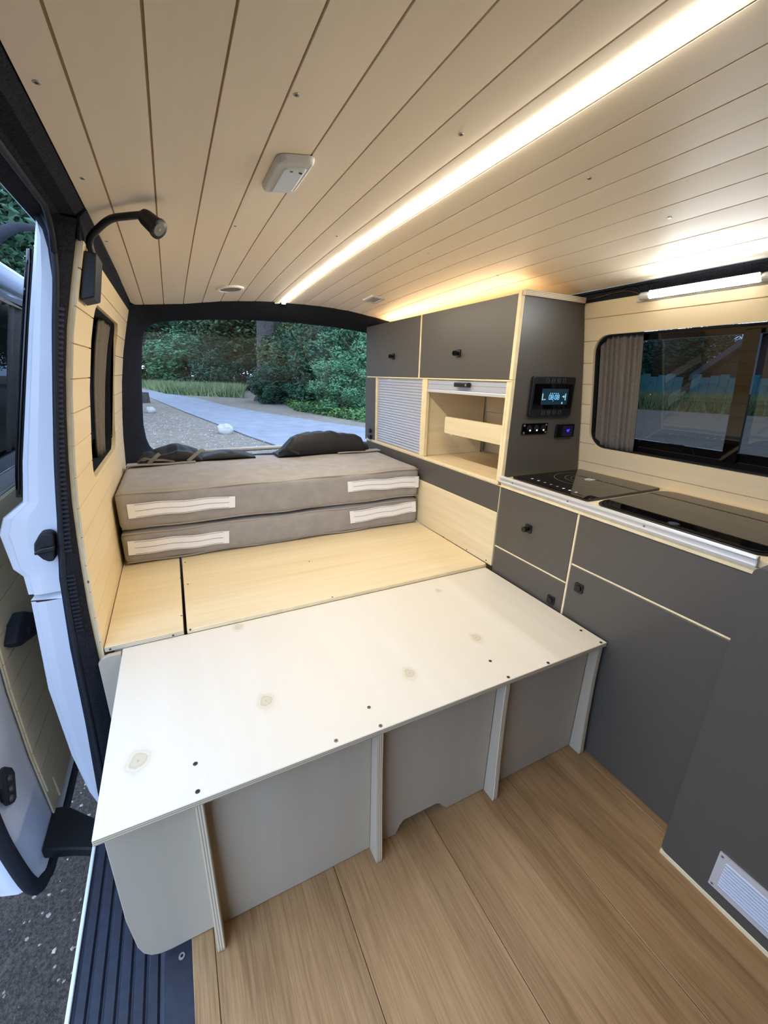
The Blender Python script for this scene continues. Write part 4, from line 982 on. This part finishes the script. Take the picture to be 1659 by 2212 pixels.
mb = MB(); mb.tube([(gt.x, gt.y, 4), (gt.x - 1.6, gt.y - .3, 5.2), (gt.x - 3.5, gt.y - .5, 5.6)], [.3, .2, .1], 8); mb.tube([(gt.x, gt.y, 5), (gt.x + 2, gt.y - .3, 6.2), (gt.x + 4, gt.y - .5, 7)], [.3, .2, .1], 8); build('branch', mb, M['bark'], bt, smooth=True)
o = bpy.data.objects.new('foliage', CROWN[0].copy()); o.data.materials.append(LEAF[0]); COL.objects.link(o); o.parent = bt; o.location = (0, 0, 9.5 - GROUND); o.scale = (7, 6, 4.2); o['kind'] = 'stuff'
bushes = [  # pixel of the base, radius, half height, centre height, leaf, variant, label
    ((412, 837), 4.6, 3.2, 2.2, 1, 0, 'fresh green bush at the far bend of the lane'),
    ((352, 833), 3.8, 3.6, 2.4, 2, 1, 'olive green bush at the left edge of the tailgate view'),
    ((500, 842), 3.6, 3.0, 1.9, 0, 1, 'dark bush left of the huge tree trunk'),
    ((645, 868), 2.6, 2.6, 1.6, 2, 0, 'loose olive bush just right of the huge tree trunk'),
    ((690, 878), 2.2, 2.3, 1.5, 0, 1, 'dark dense bush in the right half of the tailgate view'),
    ((738, 893), 1.6, 1.3, .6, 1, 0, 'low fresh green bush closest to the lane'),
    ((775, 884), 2.2, 2.6, 2.0, 1, 1, 'tall fresh green bush beside the cabinets at the right of the tailgate view'),
    ((600, 872), 1.7, 1.4, .4, 0, 0, 'low dark undergrowth at the foot of the huge trunk'),
]
for p, rx, rz, zc_, mi, var, lab in bushes: tree('bush', lab, on_ground(p), rx, rz, zc_, mi, var, .12, True, G1)
back = [(-13, 52, 0), (-5, 56, 1), (3, 55, 2), (10, 50, 0), (12, 38, 1), (17, 32, 2), (15, 24, 0), (22, 26, 1), (-2, 62, 2), (8, 44, 2), (18, 44, 1), (-21, 46, 1), (-29, 38, 0)]
for i, (x, y, v_) in enumerate(back):
    tree('tree', 'tall dark tree in the wood behind the lane', V((x, y, 0)), 6.0, 6.0, 6.0 + (i % 3), 0 if i % 3 else 2, v_, .35, False, 'tall trees of the wood behind the lane')
for i, (x, y, rx, zc_, lab) in enumerate([(-3.6, 15.5, 3.2, 4.2, 'tree rising above the open sliding door'), (-8, 22, 4.6, 4.6, 'broad tree far left beyond the open sliding door'), (-12, 12, 4.5, 5.0, 'tree standing left of the van in the clearing')]):
    tree('tree', lab, V((x, y, 0)), rx, rx, zc_, i % 3, i, .25)
for i, (x, y) in enumerate([(37, 29), (45, 24), (33, 36), (50, 31), (41, 38)]):
    tree('tree', 'dark tree behind the green fence seen through the kitchen window', V((x, y, 0)), 5.5, 4.3, 3.0, 0, i % 3, .3, False, 'trees behind the fence')
# grass strips and ground ivy
M['grass'] = leaf_mat('grass_blades', srgb(104, 120, 80), srgb(146, 158, 112))
M['ivy'] = leaf_mat('ivy_leaves', srgb(60, 92, 52), srgb(104, 140, 74))
def blades(name, label, poly, n, h, w, mat, seed, cat='grass'):
    rnd = random.Random(seed); v = []; f = []
    a, b, c, d = poly
    for i in range(n):
        s, t = rnd.random(), rnd.random(); q = a.lerp(b, s).lerp(d.lerp(c, s), t); hh = h * rnd.uniform(.5, 1.2); an = rnd.uniform(0, 2 * PI); k = len(v)
        dx, dy = math.cos(an) * w, math.sin(an) * w; lx, ly = rnd.gauss(0, .3) * hh, rnd.gauss(0, .3) * hh
        v += [(q.x - dx, q.y - dy, GROUND), (q.x + dx, q.y + dy, GROUND), (q.x + lx, q.y + ly, GROUND + hh)]; f.append((k, k + 1, k + 2))
    me = bpy.data.meshes.new(name); me.from_pydata(v, [], f); o = bpy.data.objects.new(name, me); COL.objects.link(o); me.materials.append(mat); tag(o, label, cat, kind='stuff'); return o
blades('grass', 'long pale grass along the far side of the lane', [on_ground(p) for p in [(360, 852), (525, 860), (525, 846), (300, 834)]], 9000, .75, .05, M['grass'], 3)
def scatter_leaves(name, label, poly, n, h, s, mat, seed):
    rnd = random.Random(seed); v = []; f = []; a, b, c, d = poly
    for i in range(n):
        u, t = rnd.random(), rnd.random(); q = a.lerp(b, u).lerp(d.lerp(c, u), t); z = GROUND + h * rnd.random() ** 1.5; k = len(v)
        e1 = V((rnd.gauss(0, 1), rnd.gauss(0, 1), rnd.gauss(0, .4))).normalized() * s * rnd.uniform(.6, 1.3); e2 = e1.cross(V((rnd.gauss(0, .5), rnd.gauss(0, .5), 1))).normalized() * e1.length * .6; p = V((q.x, q.y, z))
        v += [tuple(p - e1), tuple(p + e2), tuple(p + e1), tuple(p - e2)]; f.append((k, k + 1, k + 2, k + 3))
    me = bpy.data.meshes.new(name); me.from_pydata(v, [], f); o = bpy.data.objects.new(name, me); COL.objects.link(o); me.materials.append(mat); tag(o, label, 'ground cover', kind='stuff'); return o
scatter_leaves('ground_ivy', 'green ground cover under the bushes beside the lane', [on_ground(p) for p in [(640, 888), (800, 915), (800, 885), (600, 865)]], 9000, .35, .07, M['ivy'], 4)
blades('grass', 'bright green grass bank seen through the kitchen window', [V((25, 19, 0)), V((30, 6, 0)), V((36, 8, 0)), V((31, 23, 0))], 15000, .95, .05, M['grass'], 6)
fm = plain('teal_painted_boards', srgb(70, 130, 130), .7, nscale=3, namp=.25)
fn = thing('fence', 'teal board fence behind the grass bank', 'fence', (33, 18, GROUND))
for i in range(26):
    t_ = i / 25; p = V((30.0, 25.0, 0)).lerp(V((34.5, 13.0, 0)), t_); e = (V((34.5, 13.0, 0)) - V((30.0, 25.0, 0))).normalized() * .245
    if i in (5, 6, 15): continue
    mb = MB(); mb.prism([(p.x - e.x, p.y - e.y), (p.x + e.x, p.y + e.y), (p.x + e.x + .05, p.y + e.y), (p.x - e.x + .05, p.y - e.y)], 'z', GROUND, 1.55 + .12 * math.sin(i * 2.1)); build('fence_board', mb, fm, fn)
sh = thing('barn', 'dark brown barn beyond the grass seen through the kitchen window', 'barn', (38, 8, GROUND))
bw_ = plain('dark_brown_boards', srgb(86, 66, 56), .85, nscale=1.5, namp=.25)
mb = MB(); mb.prism([(18.5, GROUND), (18.5, 2.0), (9.5, 9.5), (.5, 2.0), (.5, GROUND)], 'x', 37.0, 46); build('wall', mb, bw_, sh)
mb = MB(); mb.prism([(19.6, 1.2), (19.6, 1.7), (9.5, 10.2), (-.6, 1.7), (-.6, 1.2), (9.5, 9.7)], 'x', 36.2, 47); build('roof', mb, plain('slate_roof', srgb(92, 92, 98), .7, nscale=2, namp=.2), sh)
# stones
M['stone'] = plain('pale_stone', srgb(182, 174, 164), .85, nscale=8, namp=.2, bmp=.3)
def rock_v(rnd, c, s, n1=6, n2=4, flat=.6):
    v = []; f = []
    for i in range(n2 + 1):
        th = PI * i / n2
        for k in range(n1):
            ph = 2 * PI * k / n1; r = s * rnd.uniform(.75, 1.15); v.append((c[0] + r * math.sin(th) * math.cos(ph), c[1] + r * math.sin(th) * math.sin(ph), c[2] + r * flat * math.cos(th)))
    for i in range(n2):
        for k in range(n1): f.append((i * n1 + k, i * n1 + (k + 1) % n1, (i + 1) * n1 + (k + 1) % n1, (i + 1) * n1 + k))
    return v, f
rnd = random.Random(12)
for p, s, lab in [((488, 936), .22, 'large pale stone lying on the gravel nearest the lane'), ((326, 892), .20, 'pale stone by the left edge of the tailgate view')]:
    q = on_ground(p); v_, f_ = rock_v(rnd, (q.x, q.y, GROUND + s * .45), s, 10, 6, .75); mb = MB(); mb.add(v_, f_); tag(build('stone', mb, M['stone'], smooth=True), lab, 'stone', 'stones on the gravel')
q = on_ground((313, 870)); mb = MB(); mb.cyl((q.x, q.y, GROUND - .02), (0, 0, 1), .26, .24, .55, 14); tag(build('tree_stump', mb, M['bark'], bevel=.03), 'short dark tree stump beside the lane', 'tree stump')
def pebbles(name, label, n, fpos, s0, s1, mat, seed):
    rnd = random.Random(seed); mb = MB()
    for _ in range(n):
        x, y = fpos(rnd); s = s0 * (s1 / s0) ** (rnd.random() ** 2.2); v_, f_ = rock_v(rnd, (x, y, GROUND + s * .2), s, 5, 3, .5); mb.add(v_, f_)
    tag(build(name, mb, mat, fixn=False), label, 'gravel', kind='stuff')
def lpos(r): return (-.30 - 1.7 * r.random() ** 1.6, .2 + 2.6 * r.random())
M['peb'] = plain('grey_pebbles', srgb(150, 138, 126), .85, nscale=60, namp=.7)
pebbles('gravel', 'loose gravel on the ground below the open sliding door', 14000, lpos, .002, .0088, M['peb'], 31)
M['peb2'] = plain('pale_brown_pebbles', srgb(176, 164, 152), .85, nscale=9, namp=.3)
qa, qb = on_ground((300, 960)), on_ground((640, 985))
def rpos(r):
    while True:
        u = V((r.uniform(-3, 5), r.uniform(6.5, 22), 0))
        if u.x < -1.0 + (22 - u.y) * .30: return (u.x, u.y)
pebbles('gravel', 'loose pale gravel on the clearing behind the tailgate', 4500, rpos, .008, .032, M['peb2'], 33)
